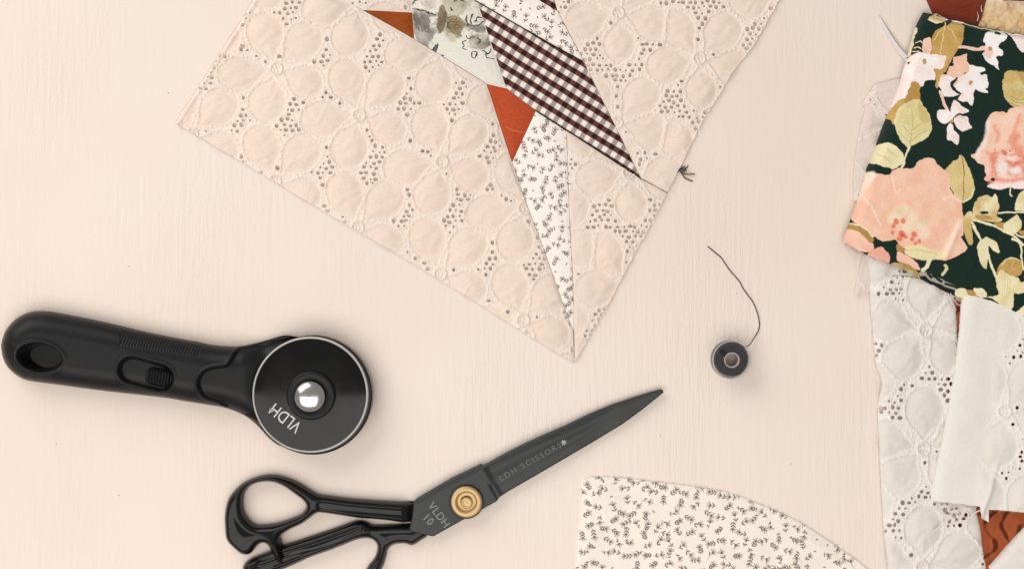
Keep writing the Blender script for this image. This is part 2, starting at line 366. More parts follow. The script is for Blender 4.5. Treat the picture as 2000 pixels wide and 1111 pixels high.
# ------------------------------------------------------------------ eyelet embroidery
class Eyelet:
    """five-petal broderie on grid g: M>0 inside a petal, hole circles, flower rings"""
    def __init__(e, g, org, a, b, sc=1.0, rot=0.0, seed=1, ph=0, thr=3.9):
        R = random.Random(seed)
        P1 = np.full(g.X.shape, 60.0); P2 = np.full(g.X.shape, 60.0); e.cd = np.full(g.X.shape, 1e3)
        x0, x1, y0, y1 = g.xs[0], g.xs[-1], g.ys[0], g.ys[-1]
        a = np.array(a) * sc; b = np.array(b) * sc
        for i in range(-14, 15):
            for j in range(-14, 15):
                c = np.array(org) + i * a + j * b
                if not (x0 - 130 < c[0] < x1 + 130 and y0 - 130 < c[1] < y1 + 130): continue
                w = g.win(c[0] - 25, c[1] - 25, c[0] + 25, c[1] + 25)
                if w: e.cd[w] = np.minimum(e.cd[w], np.hypot(g.X[w] - c[0], g.Y[w] - c[1]) / sc)
                for pa, pr, hl, hw in ((-109, 72, 44, 38), (-45, 75, 44, 37.5), (25, 63, 38, 34), (107, 67, 42, 38.5), (172, 74, 44, 37.5)):
                    an = math.radians(pa + ph + rot + R.uniform(-1.5, 1.5)); ux, uy = math.cos(an), math.sin(an)
                    q = c + np.array((ux, uy)) * pr * sc
                    w = g.win(q[0] - 80 * sc, q[1] - 80 * sc, q[0] + 80 * sc, q[1] + 80 * sc)
                    if not w: continue
                    X = (g.X[w] - q[0]) / sc; Y = (g.Y[w] - q[1]) / sc
                    u = X * ux + Y * uy; v = np.abs(-X * uy + Y * ux)
                    d = (np.sqrt((u / hl) ** 2 + (v / hw) ** 2) - 1) * hw * 0.95
                    # tapering neck towards the flower centre
                    hh = pr - 15.0; r1, r2 = hw - 1.5, 2.0; b_ = (r1 - r2) / hh; a_ = math.sqrt(1 - b_ * b_); t = -u
                    kk = -b_ * v + a_ * t
                    dc = np.where(kk < 0, np.hypot(v, t) - r1, np.where(kk > a_ * hh, np.hypot(v, t - hh) - r2, a_ * v + b_ * t - r1))
                    d = np.minimum(d, dc)
                    p1 = P1[w]; p2 = P2[w]
                    P2[w] = np.where(d < p1, p1, np.minimum(p2, d)); P1[w] = np.minimum(p1, d)
        e.P = P1
        e.M = np.minimum(-P1, (P2 - P1) * 0.5)
        e.hole = np.full(g.X.shape, 50.0); e.rimd = e.hole
        sp = 12.0 * sc; row = 0; y = y0 - sp
        while y < y1 + sp:
            x = x0 - sp + (row % 2) * sp / 2
            while x < x1 + sp:
                hx = x + R.uniform(-2.3, 2.3) * sc; hy = y + R.uniform(-2.3, 2.3) * sc
                ii = int(round((hx - g.x0) / g.step)); jj = int(round((hy - g.y0) / g.step))
                if 0 <= ii < g.X.shape[1] and 0 <= jj < g.X.shape[0] and P1[jj, ii] > thr and e.cd[jj, ii] > 24:
                    r = R.choice((R.uniform(1.8, 2.6), R.uniform(3.0, 4.2), R.uniform(3.2, 4.4))) * sc
                    w = g.win(hx - 12, hy - 12, hx + 12, hy + 12)
                    el = R.uniform(0.85, 1.18)
                    e.hole[w] = np.minimum(e.hole[w], np.hypot((g.X[w] - hx) * el, (g.Y[w] - hy) / el) - r)
                x += sp
            y += sp * 0.866; row += 1
    def relief(e, g):
        """stitched relief in metres"""
        st = 0.55 + 0.9 * vn(g.X / 2.6, g.Y / 2.6, 4)
        cord = np.exp(-((e.M - 0.6) / 2.3) ** 2)
        z = cord * 0.00095 * st + sstep(1, -3, e.M) * 0.00030 * (1 + 1.2 * vn(g.X / 3.2, g.Y / 3.2, 14))
        z += np.exp(-((e.hole - 2.2) / 1.7) ** 2) * 0.00055 * (0.7 + vn(g.X / 2.2, g.Y / 2.2, 9))
        z += sstep(0, 26, e.M) * 0.0011 * (1 + 1.4 * vn(g.X / 60, g.Y / 60, 11))
        sw = np.sin(g.X * 0.9 + 2.2 * np.sin(g.Y * 0.35))
        z += np.where(e.cd < 15, np.exp(-((e.cd - 11.5) / 2.0) ** 2) * 0.0010 + sstep(10, 7, e.cd) * 0.0005 * sw, 0)
        z += sstep(4, 14, e.M) * 0.00012 * np.sin((g.X * 0.6 + g.Y) / 5.0 + 6 * vn(g.X / 22, g.Y / 22, 16))
        return z
    def colour(e, g, petal, cord):
        t = sstep(4.0, 0.8, e.M); t = np.where(e.cd < 14, 1, t)
        t = np.clip(t * (0.75 + 0.7 * vn(g.X / 3, g.Y / 3, 2)), 0, 1)[..., None]
        mott = 1 + 0.05 * vn(g.X / 70, g.Y / 70, 21)[..., None] + 0.03 * vn(g.X / 9, g.Y / 3, 22)[..., None]
        g.col = (lin(petal) * (1 - t) + lin(cord) * t) * mott

LA, LB = (161.5, 90.5), (-3.0, 218.0)

# ------------------------------------------------------------------ printed sprigs
def ditsy(g, seed, sp, sc=1.0):
    R = random.Random(seed); pts = []
    x0, x1, y0, y1 = g.xs[0], g.xs[-1], g.ys[0], g.ys[-1]
    tries = int((x1 - x0) * (y1 - y0) / (sp * sp) * 16)
    dark = (86, 67, 62); mauve = (170, 122, 120); grey = (128, 106, 100)
    for _ in range(tries):
        p = (R.uniform(x0, x1), R.uniform(y0, y1))
        if all((p[0] - q[0]) ** 2 + (p[1] - q[1]) ** 2 > sp * sp for q in pts): pts.append(p)
    for p in pts:
        a = R.choice((0, 0.5, 1.6, 2.6, 3.3, 4.2, 5.0, 5.7)) + R.uniform(-0.3, 0.3)
        if R.random() < 0.09:
            g.line([p, (p[0] + 3.2 * math.cos(a), p[1] + 3.2 * math.sin(a))], dark, 2.2 * sc, smooth=0); continue
        L = R.uniform(11, 16) * sc
        f = lambda u, v: (p[0] + (u + 4 * sc) * math.cos(a) - v * math.sin(a), p[1] + (u + 4 * sc) * math.sin(a) + v * math.cos(a))
        bend = R.uniform(-4, 4)
        g.line([f(-L, bend), f(-L * 0.45, 0.2 * bend), f(0, 0)], grey, 1.2 * sc, alpha=0.9)
        fc = mauve if R.random() < 0.45 else (134, 112, 108)
        for k in range(5):                                 # the fan of petals
            b = (-1.15 + 0.575 * k) + R.uniform(-0.12, 0.12); l = R.uniform(6.5, 9.5) * sc
            g.line([f(1.6 * math.cos(b), 1.6 * math.sin(b)), f(l * math.cos(b), l * math.sin(b))], fc if k % 2 else (96, 74, 72), 1.7 * sc, smooth=0, alpha=0.85)
        g.line([f(-0.5, -1.6 * sc), f(1.2 * sc, 0), f(-0.5, 1.6 * sc)], dark, 1.9 * sc, alpha=0.95)
        n = R.choice((1, 2, 2))
        for k in range(n):                                  # leaf pairs on the stem
            u = -L * (0.45 + 0.42 * k) if n > 1 else -L * 0.7
            for s in (-1, 1):
                if R.random() < 0.15: continue
                g.line([f(u, s * 1.2 * sc), f(u + R.uniform(2.5, 4.5) * sc, s * R.uniform(3.6, 5.2) * sc)], dark, 2.2 * sc, smooth=0)

def wrinkle(X, Y, amp, sc, seed):
    return amp * (vn(X / sc, Y / sc, seed) + 0.5 * vn(X / (sc * 0.45), Y / (sc * 0.45), seed + 1))

# ------------------------------------------------------------------ the quilt block
def quilt():
    th = Thing('quilt_block', 'pieced quilt block of blush eyelet with a gingham, rust and floral star point', 'quilt block', 860, 300)
    LP = [(497, -2), (470, 44), (428, 108), (384, 178), (343, 240), (380, 262), (470, 315), (560, 369), (650, 423), (745, 478), (840, 534), (930, 590), (1025, 650), (1080, 684), (1120, 707),
          (1121, 700), (1119, 645), (1098, 590), (1060, 482), (1028, 398), (1000, 318), (950, 164), (809, 77), (708, 20), (680, 2), (640, -30), (515, -30)]
    patches = {}
    seams = [[(640, -30), (680, 2), (708, 20), (809, 77), (950, 164), (1000, 318), (1060, 482), (1121, 650), (1122, 705)], [(708, 20), (805, 25), (802, -30)], [(809, 77), (805, 25)],
             [(875, -30), (927, 0), (1140, 122), (1252, 348), (1303, 376)], [(934, 10), (989, 172), (950, 164)], [(989, 172), (1047, 216), (1148, 282), (1252, 348)],
             [(1047, 216), (1000, 318)], [(1104, 254), (1107, 280), (1112, 420), (1118, 533), (1121, 650)], [(1075, -30), (1089, 22), (1144, 126)], [(1000, -30), (1051, 0), (1089, 22)]]
    def seamd(g):
        d = np.full(g.X.shape, 1e3)
        for s in seams: d = np.minimum(d, sdline(g.X, g.Y, s))
        return d
    def zq(g, extra=0.0, e=None, lift=0.0011):
        le = sdline(g.X, g.Y, LP[0:5]); sdm = seamd(g); rl = e.relief(g) if e is not None else 0
        wr = wrinkle(g.X, g.Y, 0.0009, 95, 31) + wrinkle(g.X, g.Y, 0.00025, 26, 37)
        def f(X, Y, d):
            edge = sstep(0, 26, d if e is None else g.od)
            s = sstep(0, 7, sdm)
            return 0.0009 * np.exp(-((le - 5) / 4.0) ** 2) + 0.0005 + lift * (0.35 + 0.65 * edge) * (0.45 + 0.55 * s) + wr * edge * (0.3 + 0.7 * s) + rl * (0.4 + 0.6 * s) + extra * s
        return f
    def jag(P, amp, seed):             # a hand-cut, slightly frayed edge
        P = np.asarray(P, float); out = []
        R = random.Random(seed)
        for i in range(len(P)):
            a, b = P[i], P[(i + 1) % len(P)]; n = max(1, int(np.hypot(*(b - a)) / 7))
            for k in range(n): out.append(a + (b - a) * k / n + np.array((R.uniform(-amp, amp), R.uniform(-amp, amp))))
        return np.array(out)
    ey = [('eyelet_patch', LP, (540, 135), 'large blush eyelet patch along the left side'),
          ('eyelet_patch', [(640, -30), (803, -30), (805, 25), (708, 20), (680, 2)], (660, -60), 'small eyelet patch above the brown triangle'),
          ('eyelet_patch', [(1075, -30), (1089, 22), (1144, 126), (1148, 138), (1252, 348), (1303, 375), (1325, 334), (1371, 238), (1402, 190), (1429, 144), (1476, 83), (1522, 0), (1540, -30)], (1365, 115), 'eyelet patch on the right side above the gingham point'),
          ('eyelet_patch', [(1104, 254), (1148, 282), (1252, 348), (1303, 376), (1280, 422), (1245, 485), (1209, 553), (1181, 609), (1150, 660), (1122, 707), (1121, 650), (1118, 533), (1112, 420), (1107, 280)], (1228, 337), 'narrow eyelet patch at the bottom right')]
    for i, (nm, P, org, lb) in enumerate(ey):
        A = np.array(P, float); g = Grid(A[:, 0].min() - 4, A[:, 1].min() - 4, A[:, 0].max() + 4, A[:, 1].max() + 4, 1.25)
        e = Eyelet(g, org, LA, LB, 1.0 if i < 2 else 0.98, 0 if i < 2 else 61, seed=5 + i)
        sp = sdpoly(g.X, g.Y, A); sp = sp + 0.9 * vn(g.X / 5, g.Y / 5, 40) * (seamd(g) > 6)
        g.od = np.maximum(-sp, 0)
        sd = np.maximum(sp, -e.hole)
        e.colour(g, (243, 224, 209), (248, 233, 221))
        al = (sstep(48, 38, seamd(g)) * 0.5)[..., None]        # the folded seam allowance shows through the thin cloth
        g.col = g.col * (1 - al) + g.col * al * np.array((0.955, 0.97, 0.985)) * 0.97
        relief(nm, g, sd, zq(g, 0, e), M['eyelet'], th, 0.001, 0.0005, label=lb)
    # plain rust patches
    for P, c, lb in (([(708, 20), (805, 25), (809, 77)], (150, 70, 22), 'small dark brown triangle patch at the top'), ([(950, 164), (989, 173), (1047, 217), (1000, 318)], (184, 76, 42), 'rust orange triangle patch at the centre')):
        A = np.array(P, float); g = Grid(A[:, 0].min() - 3, A[:, 1].min() - 3, A[:, 0].max() + 3, A[:, 1].max() + 3, 1.25); g.fill(c)
        g.col *= (1 + 0.22 * vn(g.X / 5, g.Y / 1.3, 6) + 0.14 * vn(g.X / 30, g.Y / 30, 7))[..., None]
        if c[0] > 180: g.line([(988, 248), (1005, 256), (1022, 258)], (222, 120, 80), 1.4)
        relief('rust_patch', g, sdpoly(g.X, g.Y, A), zq(g, 0.0002), M['print_'], th, 0.001, 0.0005, label=lb)
    # gingham
    ga = math.radians(31.5)
    for P, lb in (([(927, 1), (1140, 122), (1148, 138), (1252, 348), (1148, 282), (1047, 216), (989, 172), (934, 10)], 'brown and white gingham patch, a long point'), ([(1000, -30), (1051, 0), (1089, 23), (1075, -30)], 'tip of a second gingham patch at the top edge')):
        A = np.array(P, float); g = Grid(A[:, 0].min() - 3, A[:, 1].min() - 3, A[:, 0].max() + 3, A[:, 1].max() + 3, 0.9); g.fill((240, 230, 222))
        dx, dy = g.X - 949.5, g.Y - 31.7
        bend = 0.012 * dx
        u = (dx * math.cos(ga) + dy * math.sin(ga)) / 20.2; v = (-dx * math.sin(ga) + dy * math.cos(ga) - bend) / 21.8
        u = u + 0.05 * vn(g.X / 40, g.Y / 40, 3); v = v + 0.06 * vn(g.X / 50, g.Y / 50, 5)
        cu = np.clip(0.5 + (0.25 - np.abs(u - np.round(u))) * 20.2 / 1.4, 0, 1)[..., None]; cv = np.clip(0.5 + (0.25 - np.abs(v - np.round(v))) * 21.8 / 1.4, 0, 1)[..., None]
        w, r, cc, dk = lin((240, 231, 224)), lin((98, 60, 52)), lin((166, 151, 146)), lin((54, 20, 16))
        g.col = (w * (1 - cu) + cc * cu) * (1 - cv) + (r * (1 - cu) + dk * cu) * cv
        g.col *= (1 + 0.12 * vn(g.X / 1.5, g.Y / 1.5, 2))[..., None]
        relief('gingham_patch', g, sdpoly(g.X, g.Y, A), zq(g, 0.0003), M['print_'], th, 0.001, 0.0005, label=lb)
    # small sprig print
    for P, sd_, lb in (([(1000, 318), (1047, 216), (1104, 254), (1107, 280), (1112, 420), (1118, 533), (1121, 650), (1098, 590), (1060, 482), (1028, 398)], 12, 'long cream sprig print patch pointing down'),
                   ([(875, -30), (927, 0), (1140, 122), (1144, 126), (1089, 22), (1051, 0), (1000, -30)], 13, 'cream sprig print patch beside the gingham')):
        A = np.array(P, float); g = Grid(A[:, 0].min() - 3, A[:, 1].min() - 3, A[:, 0].max() + 3, A[:, 1].max() + 3, 0.75); g.fill((247, 240, 231)); ditsy(g, sd_, 15.5, 0.82)
        relief('sprig_patch', g, sdpoly(g.X, g.Y, A), zq(g, 0.0002), M['print_'], th, 0.001, 0.0005, label=lb)
    # grey watercolour floral
    A = np.array([(803, -30), (875, -30), (927, 0), (934, 10), (989, 173), (950, 164), (809, 77), (805, 25)], float)
    g = Grid(799, -33, 993, 177, 0.75); g.fill((229, 227, 215)); z = (690, 0, 5.847); warp(g, 1.8, 7, 5); RR = random.Random(2)
    g.poly([(660, 0), (900, 0), (1000, 20), (960, 90), (820, 120), (670, 105)], (238, 232, 220), z, c2=(205, 196, 182), soft=3)
    g.poly([(1030, -60), (1400, -60), (1330, 60), (1240, 170), (1130, 190), (1060, 140)], (206, 202, 182), z, c2=(190, 186, 164), soft=4)
    g.poly([(680, 120), (830, 130), (930, 180), (980, 280), (940, 400), (860, 500), (760, 500), (700, 400)], (190, 188, 180), z, c2=(150, 147, 140), soft=4)
    g.poly([(780, 180), (870, 180), (880, 260), (850, 330), (790, 360), (750, 260)], (128, 124, 118), z, c2=(165, 160, 152), soft=4, alpha=0.85)
    g.poly([(900, 190), (950, 210), (970, 290), (920, 320), (870, 280)], (235, 232, 222), z, soft=4)
    g.poly([(690, 150), (730, 160), (760, 280), (740, 350), (705, 290)], (95, 92, 88), z, soft=4, alpha=0.8)
    g.poly([(960, 170), (1000, 80), (1040, 70), (1060, 130), (1080, 190), (1060, 280), (1040, 360), (980, 390), (960, 300)], (140, 126, 100), z, c2=(165, 152, 125), soft=3)
    g.poly([(1080, 200), (1170, 190), (1250, 220), (1290, 270), (1250, 350), (1220, 430), (1160, 440), (1060, 370), (1070, 270)], (158, 142, 112), z, c2=(178, 166, 140), soft=3)
    g.poly([(1040, 370), (1160, 400), (1180, 460), (1110, 480)], (205, 198, 178), z, soft=5)
    for k in range(7):
        g.line([(1075, 280 + 4 * k), (1130, 235 + 22 * k), (1190 + 8 * k, 225 + 32 * k)], (98, 84, 60), 9, z, alpha=0.75)
    for k in range(5): g.line([(1060, 130 + 30 * k), (1020 + 6 * k, 220 + 26 * k), (975, 290 + 24 * k)], (92, 80, 60), 9, z, alpha=0.7)
    for k in range(6): g.line([(740 + 22 * k, 150 + 6 * k), (760 + 22 * k, 240), (800 + 12 * k, 370)], (86, 84, 80), 8, z, alpha=0.55)
    g.line([(665, 105), (760, 125), (880, 150), (945, 180)], (62, 60, 56), 14, z)
    g.line([(680, 50), (700, 20), (740, 0)], (70, 68, 64), 16, z); g.line([(1150, 20), (1200, 0), (1270, 20)], (70, 66, 60), 16, z); g.line([(1115, 90), (1130, 125)], (80, 76, 66), 12, z, 0)
    for P in ([(1300, 190), (1295, 240), (1310, 285)], [(1365, 170), (1345, 220), (1350, 280)], [(1400, 245), (1420, 205), (1470, 200)], [(1300, 290), (1380, 300), (1440, 290), (1480, 250)]): g.line(P, (66, 64, 58), 16, z)
    g.poly([(1310, 300), (1430, 295), (1500, 290), (1510, 370), (1440, 380), (1370, 350)], (150, 148, 138), z, c2=(180, 178, 168), soft=3)
    g.poly([(1310, 450), (1400, 400), (1540, 420), (1560, 500), (1500, 560), (1420, 570), (1350, 540)], (150, 145, 130), z, c2=(214, 208, 194), soft=3)
    for P in ([(1295, 420), (1310, 450), (1370, 430)], [(1280, 465), (1250, 490), (1270, 530), (1255, 560), (1285, 575)], [(1365, 600), (1355, 650), (1400, 665), (1410, 610), (1370, 600)], [(1480, 580), (1530, 610), (1570, 570)], [(1530, 610), (1520, 660), (1600, 680)], [(1420, 440), (1450, 460), (1440, 500)]): g.line(P, (58, 54, 46), 13, z)
    g.poly([(890, 575), (975, 490), (970, 550), (940, 600)], (92, 94, 96), z, 0); g.line([(980, 630), (1030, 640)], (90, 88, 80), 14, z, 0)
    g.poly([(790, 500), (840, 500), (870, 550), (820, 530)], (150, 142, 118), z, soft=3)
    for cx_, cy_, n_, c_, ln_ in ((780, 260, 60, (92, 89, 84), 70), (1000, 250, 40, (104, 90, 66), 60), (1160, 300, 60, (112, 96, 68), 70), (1400, 340, 30, (84, 82, 76), 50), (1450, 480, 46, (110, 104, 92), 45), (1250, 60, 36, (150, 146, 126), 60), (760, 40, 30, (170, 160, 146), 70), (840, 430, 24, (160, 158, 150), 60)):
        for _ in range(n_):                                # loose brush strokes of the print
            x_, y_ = RR.gauss(cx_, 70), RR.gauss(cy_, 55); a_ = RR.gauss(1.2 if cx_ < 900 else -0.3, 0.6)
            g.line([(x_, y_), (x_ + ln_ * math.cos(a_) * 0.5, y_ + ln_ * math.sin(a_) * 0.5 + RR.uniform(-8, 8)), (x_ + ln_ * math.cos(a_), y_ + ln_ * math.sin(a_))], c_, RR.uniform(5, 13), z, soft=RR.uniform(1, 4), alpha=RR.uniform(0.15, 0.5))
    unwarp(g)
    relief('floral_patch', g, sdpoly(g.X, g.Y, A), zq(g, 0.0003), M['print_'], th, 0.001, 0.0005, label='grey watercolour flower print patch at the top')
    # seam thread lines and the loose ends
    def sm(P, z=0.00135): return [(x, y, z) for x, y in P]
    fr = fringe(LP[4:15], 0.0008, 0.30, 4.0, 3) + fringe(LP[0:5], 0.0009, 0.2, 3.0, 4) + fringe([(1122, 707), (1150, 660), (1181, 609), (1209, 553), (1245, 485), (1280, 422), (1303, 376)], 0.0008, 0.26, 3.5, 5) \
        + fringe([(1303, 375), (1325, 334), (1371, 238), (1429, 144), (1476, 83), (1522, 0)], 0.0008, 0.26, 3.5, 6)
    fr += [([(P[0], P[1], 0.0009), ((P[0] + q[0]) / 2 + 4, (P[1] + q[1]) / 2, 0.0015), (q[0], q[1], 0.0004)], 0.00014) for P, q in (((1300, 372), (1322, 378)), ((1298, 374), (1306, 392)), ((347, 240), (352, 262)), ((380, 262), (383, 279)))]
    many_threads('frayed_edge', fr, M['thread_w'], th, 0.001)
    for P in ([(1324, 336, .0012), (1332, 327, .0022), (1340, 329, .0014)], [(1326, 334, .0014), (1336, 334, .0024), (1344, 324, .001)], [(1328, 336, .0012), (1342, 341, .0014), (1357, 340, .0006)],
              [(1330, 336, .0012), (1338, 348, .001), (1353, 354, .0004)], [(1322, 338, .001), (1330, 331, .0026), (1338, 336, .001)], [(1326, 331, .0018), (1334, 330, .0026), (1341, 334, .0012)]):
        thread('thread_end', P, 0.00028, M['thread_k'], th, 0.001, n=5)
    for P in ([(686, 6), (708, 20), (809, 77), (950, 164)], [(950, 164), (976, 243), (1000, 318)], [(1000, 318), (1028, 398), (1060, 482), (1098, 590), (1121, 650)], [(1104, 256), (1107, 280), (1112, 420), (1118, 533), (1121, 650), (1122, 700)], [(1089, 22), (1116, 74), (1144, 126)], [(1150, 142), (1200, 243), (1250, 345)]):
        thread('seam_thread', sm(P, 0.0009), 0.00014, M['thread_g'], th, 0.001, n=3, seg=4)
    for P, r in (([(927, 1), (1000, 43), (1070, 83), (1139, 121)], 0.00030), ([(1047, 217), (1100, 251), (1150, 283), (1252, 349)], 0.0003), ([(1252, 349), (1278, 363), (1303, 377)], 0.00016)):
        thread('seam_thread', sm(P, 0.0010), r, M['thread_k'], th, 0.001, n=4, seg=5)
quilt()

# ------------------------------------------------------------------ loose sprig scrap at the bottom
def sprig_scrap():
    th = Thing('sprig_fabric', 'cream cotton scrap with tiny brown sprigs and a curved edge, below the scissors', 'fabric', 1390, 1050, single=True)
    P = [(1142, 936), (1211, 933), (1280, 941), (1370, 952), (1430, 964), (1475, 981), (1520, 999), (1565, 1021), (1610, 1050), (1655, 1080), (1690, 1106), (1735, 1150), (1735, 1170), (1118, 1170), (1121, 1150), (1125, 1110), (1130, 1044), (1137, 990)]
    g = Grid(1112, 928, 1740, 1168, 0.8); g.fill((246, 237, 226)); ditsy(g, 4, 18.0, 0.92)
    sd = sdpoly(g.X, g.Y, crom(P, 4)) + 0.8 * vn(g.X / 4, g.Y / 4, 3)
    def z(X, Y, d):
        e = sstep(0, 22, d); hump = np.exp(-((X - 1400) / 120) ** 2 - ((Y - 1090) / 70) ** 2)
        return 0.0005 + 0.0016 * np.sqrt(np.clip(d / 20, 0, 1)) + e * (0.0022 * hump + wrinkle(X, Y, 0.0022, 80, 12))
    relief('sprig_fabric', g, sd, z, M['print_'], th, 0.002, 0.0005)
    E = crom(P, 4)
    many_threads('frayed_edge', fringe(E[:44], 0.0008, 0.6, 5.0, 8), M['thread_w'], th, 0.002, th.o)
sprig_scrap()

# ------------------------------------------------------------------ the pile of fabrics on the right
def pile():
    # rust cloth, lowest, showing at the bottom right and in one gap
    th = Thing('rust_fabric', 'rust orange cloth with dark wavy lines under the white fabrics, bottom right', 'fabric', 1950, 1050, single=True)
    P = [(1850, 560), (2150, 560), (2150, 1180), (1890, 1180), (1880, 1100), (1862, 900), (1850, 700)]
    g = Grid(1846, 556, 2154, 1184, 1.5); g.fill((165, 84, 48))
    wv = np.sin((g.X * 0.9 + g.Y * 0.55 + 60 * vn(g.X / 60, g.Y / 60, 4)) / 3.6) + 1.2 * vn(g.X / 9, g.Y / 14, 6)
    t = sstep(0.35, 1.0, wv)[..., None]; g.col = g.col * (1 - t) + lin((92, 36, 18)) * t
    g.col *= (1 + 0.25 * vn(g.X / 5, g.Y / 18, 9))[..., None]
    relief('rust_fabric', g, sdpoly(g.X, g.Y, P), lambda X, Y, d: 0.0006 + 0.0014 * sstep(0, 12, d) + wrinkle(X, Y, 0.0020, 45, 3) * sstep(0, 25, d), M['print_'], th, 0.002, 0.0005)
    # sheer eyelet scrap peeping out on the left
    th = Thing('sheer_eyelet_scrap', 'thin blush eyelet scrap peeping out left of the dark floral cloth', 'fabric', 1720, 360, single=True)
    P = [(1790, 150), (1765, 153), (1726, 160), (1709, 166), (1685, 203), (1690, 213), (1680, 255), (1672, 300), (1668, 348), (1668, 384), (1673, 420), (1681, 470), (1685, 500), (1676, 538), (1671, 578), (1702, 570), (1800, 560), (1800, 300)]
    g = Grid(1664, 146, 1804, 584, 1.0)
    e = Eyelet(g, (1745, 250), LA, LB, 1.0, 20, 33); e.colour(g, (240, 226, 218), (250, 240, 233))
    sp = sdpoly(g.X, g.Y, crom(P, 3)) + 0.8 * vn(g.X / 4, g.Y / 4, 2); od = np.maximum(-sp, 0)
    relief('sheer_eyelet_scrap', g, np.maximum(sp, -e.hole), lambda X, Y, d: 0.0006 + 0.0024 * np.sqrt(np.clip(od / 16, 0, 1)) + wrinkle(X, Y, 0.0024, 42, 5) * sstep(0, 12, od) + e.relief(g), M['sheer'], th, 0.002, 0.0004)
    # white eyelet strip
    th = Thing('white_eyelet_strip', 'long white eyelet strip with flower cutwork running down below the dark floral cloth', 'fabric', 1800, 800, single=True)
    P = [(1690, 470), (1696, 510), (1700, 560), (1703, 600), (1707, 640), (1711, 690), (1716, 720), (1725, 748), (1719, 783), (1718, 841), (1723, 929), (1729, 1040), (1737, 1111), (1745, 1180), (1940, 1180), (1929, 1111), (1920, 1048), (1912, 1005), (1900, 900), (1885, 760), (1868, 590), (1866, 470)]
    g = Grid(1686, 466, 1944, 1184, 1.0)
    e = Eyelet(g, (1807, 645), LA, LB, 1.06, 0, 41, ph=22, thr=4.8); e.colour(g, (235, 229, 222), (246, 241, 236))
    sp = sdpoly(g.X, g.Y, crom(P, 3)) + 0.6 * vn(g.X / 5, g.Y / 5, 2); od = np.maximum(-sp, 0)
    def z(X, Y, d):
        return 0.0008 + 0.0034 * np.sqrt(np.clip(1 - (1 - np.clip(od / 22, 0, 1)) ** 2, 0, 1)) + wrinkle(X, Y, 0.0016, 70, 8) * sstep(0, 30, od) + 1.3 * e.relief(g)
    relief('white_eyelet_strip', g, np.maximum(sp, -e.hole), z, M['white'], th, 0.005, 0.0006)
    many_threads('frayed_edge', fringe(crom(P[2:13], 4)[::-1], 0.0012, 0.16, 5.0, 21, r=0.00011), M['thread_w'], th, 0.004, th.o)
    # plain white folded piece
    th = Thing('white_folded_cloth', 'plain white folded cotton with one soft edge fold lying on the eyelet strip', 'fabric', 1920, 800, single=True)
    P = [(1884, 540), (1880, 600), (1877, 650), (1867, 730), (1855, 800), (1841, 867), (1830, 920), (1821, 969), (1823, 978), (1841, 980), (1880, 984), (1915, 989), (1918, 1012), (1932, 1020), (1932, 995), (1960, 996), (2000, 1000), (2150, 1010), (2150, 540)]
    g = Grid(1816, 536, 2154, 1024, 1.1)
    e = Eyelet(g, (1961, 803), LA, LB, 1.04, 0, 43, ph=-8, thr=5.0); e.colour(g, (241, 236, 227), (248, 244, 237))
    bl = sstep(1922, 1950, g.X - (g.Y - 800) * -0.16)     # the plain hem becomes embroidered further right
    e.hole = np.where(bl > 0.6, e.hole + 0.7, 50); g.col = g.col * bl[..., None] + lin((243, 239, 231)) * (1 - bl[..., None])
    sp = sdpoly(g.X, g.Y, P); sp = sp + 0.5 * vn(g.X / 4, g.Y / 4, 2); od = np.maximum(-sp, 0)
    lx = g.X - np.interp(g.Y, [540, 600, 650, 730, 800, 867, 920, 980, 1030], [1884, 1880, 1877, 1867, 1855, 1841, 1830, 1821, 1815])
    by = np.interp(g.X, [1821, 1915, 2000, 2150], [980, 990, 1001, 1010]) - g.Y
    def z(X, Y, d):
        r1 = np.sqrt(np.clip(1 - (1 - np.clip(lx / 30, 0, 1)) ** 2, 0, 1)); r2 = 0.62 + 0.38 * sstep(-4, 26, by)
        crease = 0.0016 * np.exp(-((X - 1925 + (Y - 980) * 0.30) / 6.0) ** 2) * sstep(860, 985, Y)
        return 0.0058 + 0.0036 * r1 * r2 + wrinkle(X, Y, 0.0022, 80, 6) * r1 + bl * e.relief(g) * 0.8 + crease
    relief('white_folded_cloth', g, np.maximum(sp, -e.hole), z, M['white'], th, 0.009, 0.0016)
    many_threads('frayed_edge', fringe([(1823, 978), (1841, 980), (1880, 984), (1915, 989)][::-1], 0.0062, 0.5, 8.0, 22, zfall=0.0056, r=0.00012) + fringe([(1932, 995), (1960, 996), (2000, 1000)][::-1], 0.0062, 0.5, 6.0, 23, zfall=0.003, r=0.00012), M['thread_w'], th, 0.008, th.o)
    # white corner piece at the very bottom right
    th = Thing('white_cloth_corner', 'white folded cloth corner at the bottom right lying on rust cloth', 'fabric', 1985, 1085, single=True)
    P = [(1934, 1107), (1950, 1090), (1977, 1059), (2000, 1033), (2060, 990), (2150, 1050), (2150, 1180), (1950, 1180)]
    g = Grid(1930, 985, 2154, 1184, 1.3); g.fill((243, 237, 230))
    relief('white_cloth_corner', g, sdpoly(g.X, g.Y, P) + 0.6 * vn(g.X / 4, g.Y / 4, 2), lambda X, Y, d: 0.0040 + 0.0035 * np.sqrt(np.clip(1 - (1 - np.clip(d / 16, 0, 1)) ** 2, 0, 1)) + wrinkle(X, Y, 0.0010, 30, 2), M['white'], th, 0.006, 0.002)
    # brown and tan pieces under the top of the floral
    th = Thing('brown_fabric', 'dark reddish brown cloth corner at the top edge above the floral cloth', 'fabric', 1870, 10, single=True)
    P = [(1800, -40), (1812, 0), (1823, 25), (1846, 42), (1860, 62), (1915, 72), (1918, 40), (1928, 0), (1935, -40)]
    g = Grid(1796, -44, 1940, 76, 1.0); g.fill((118, 46, 26))
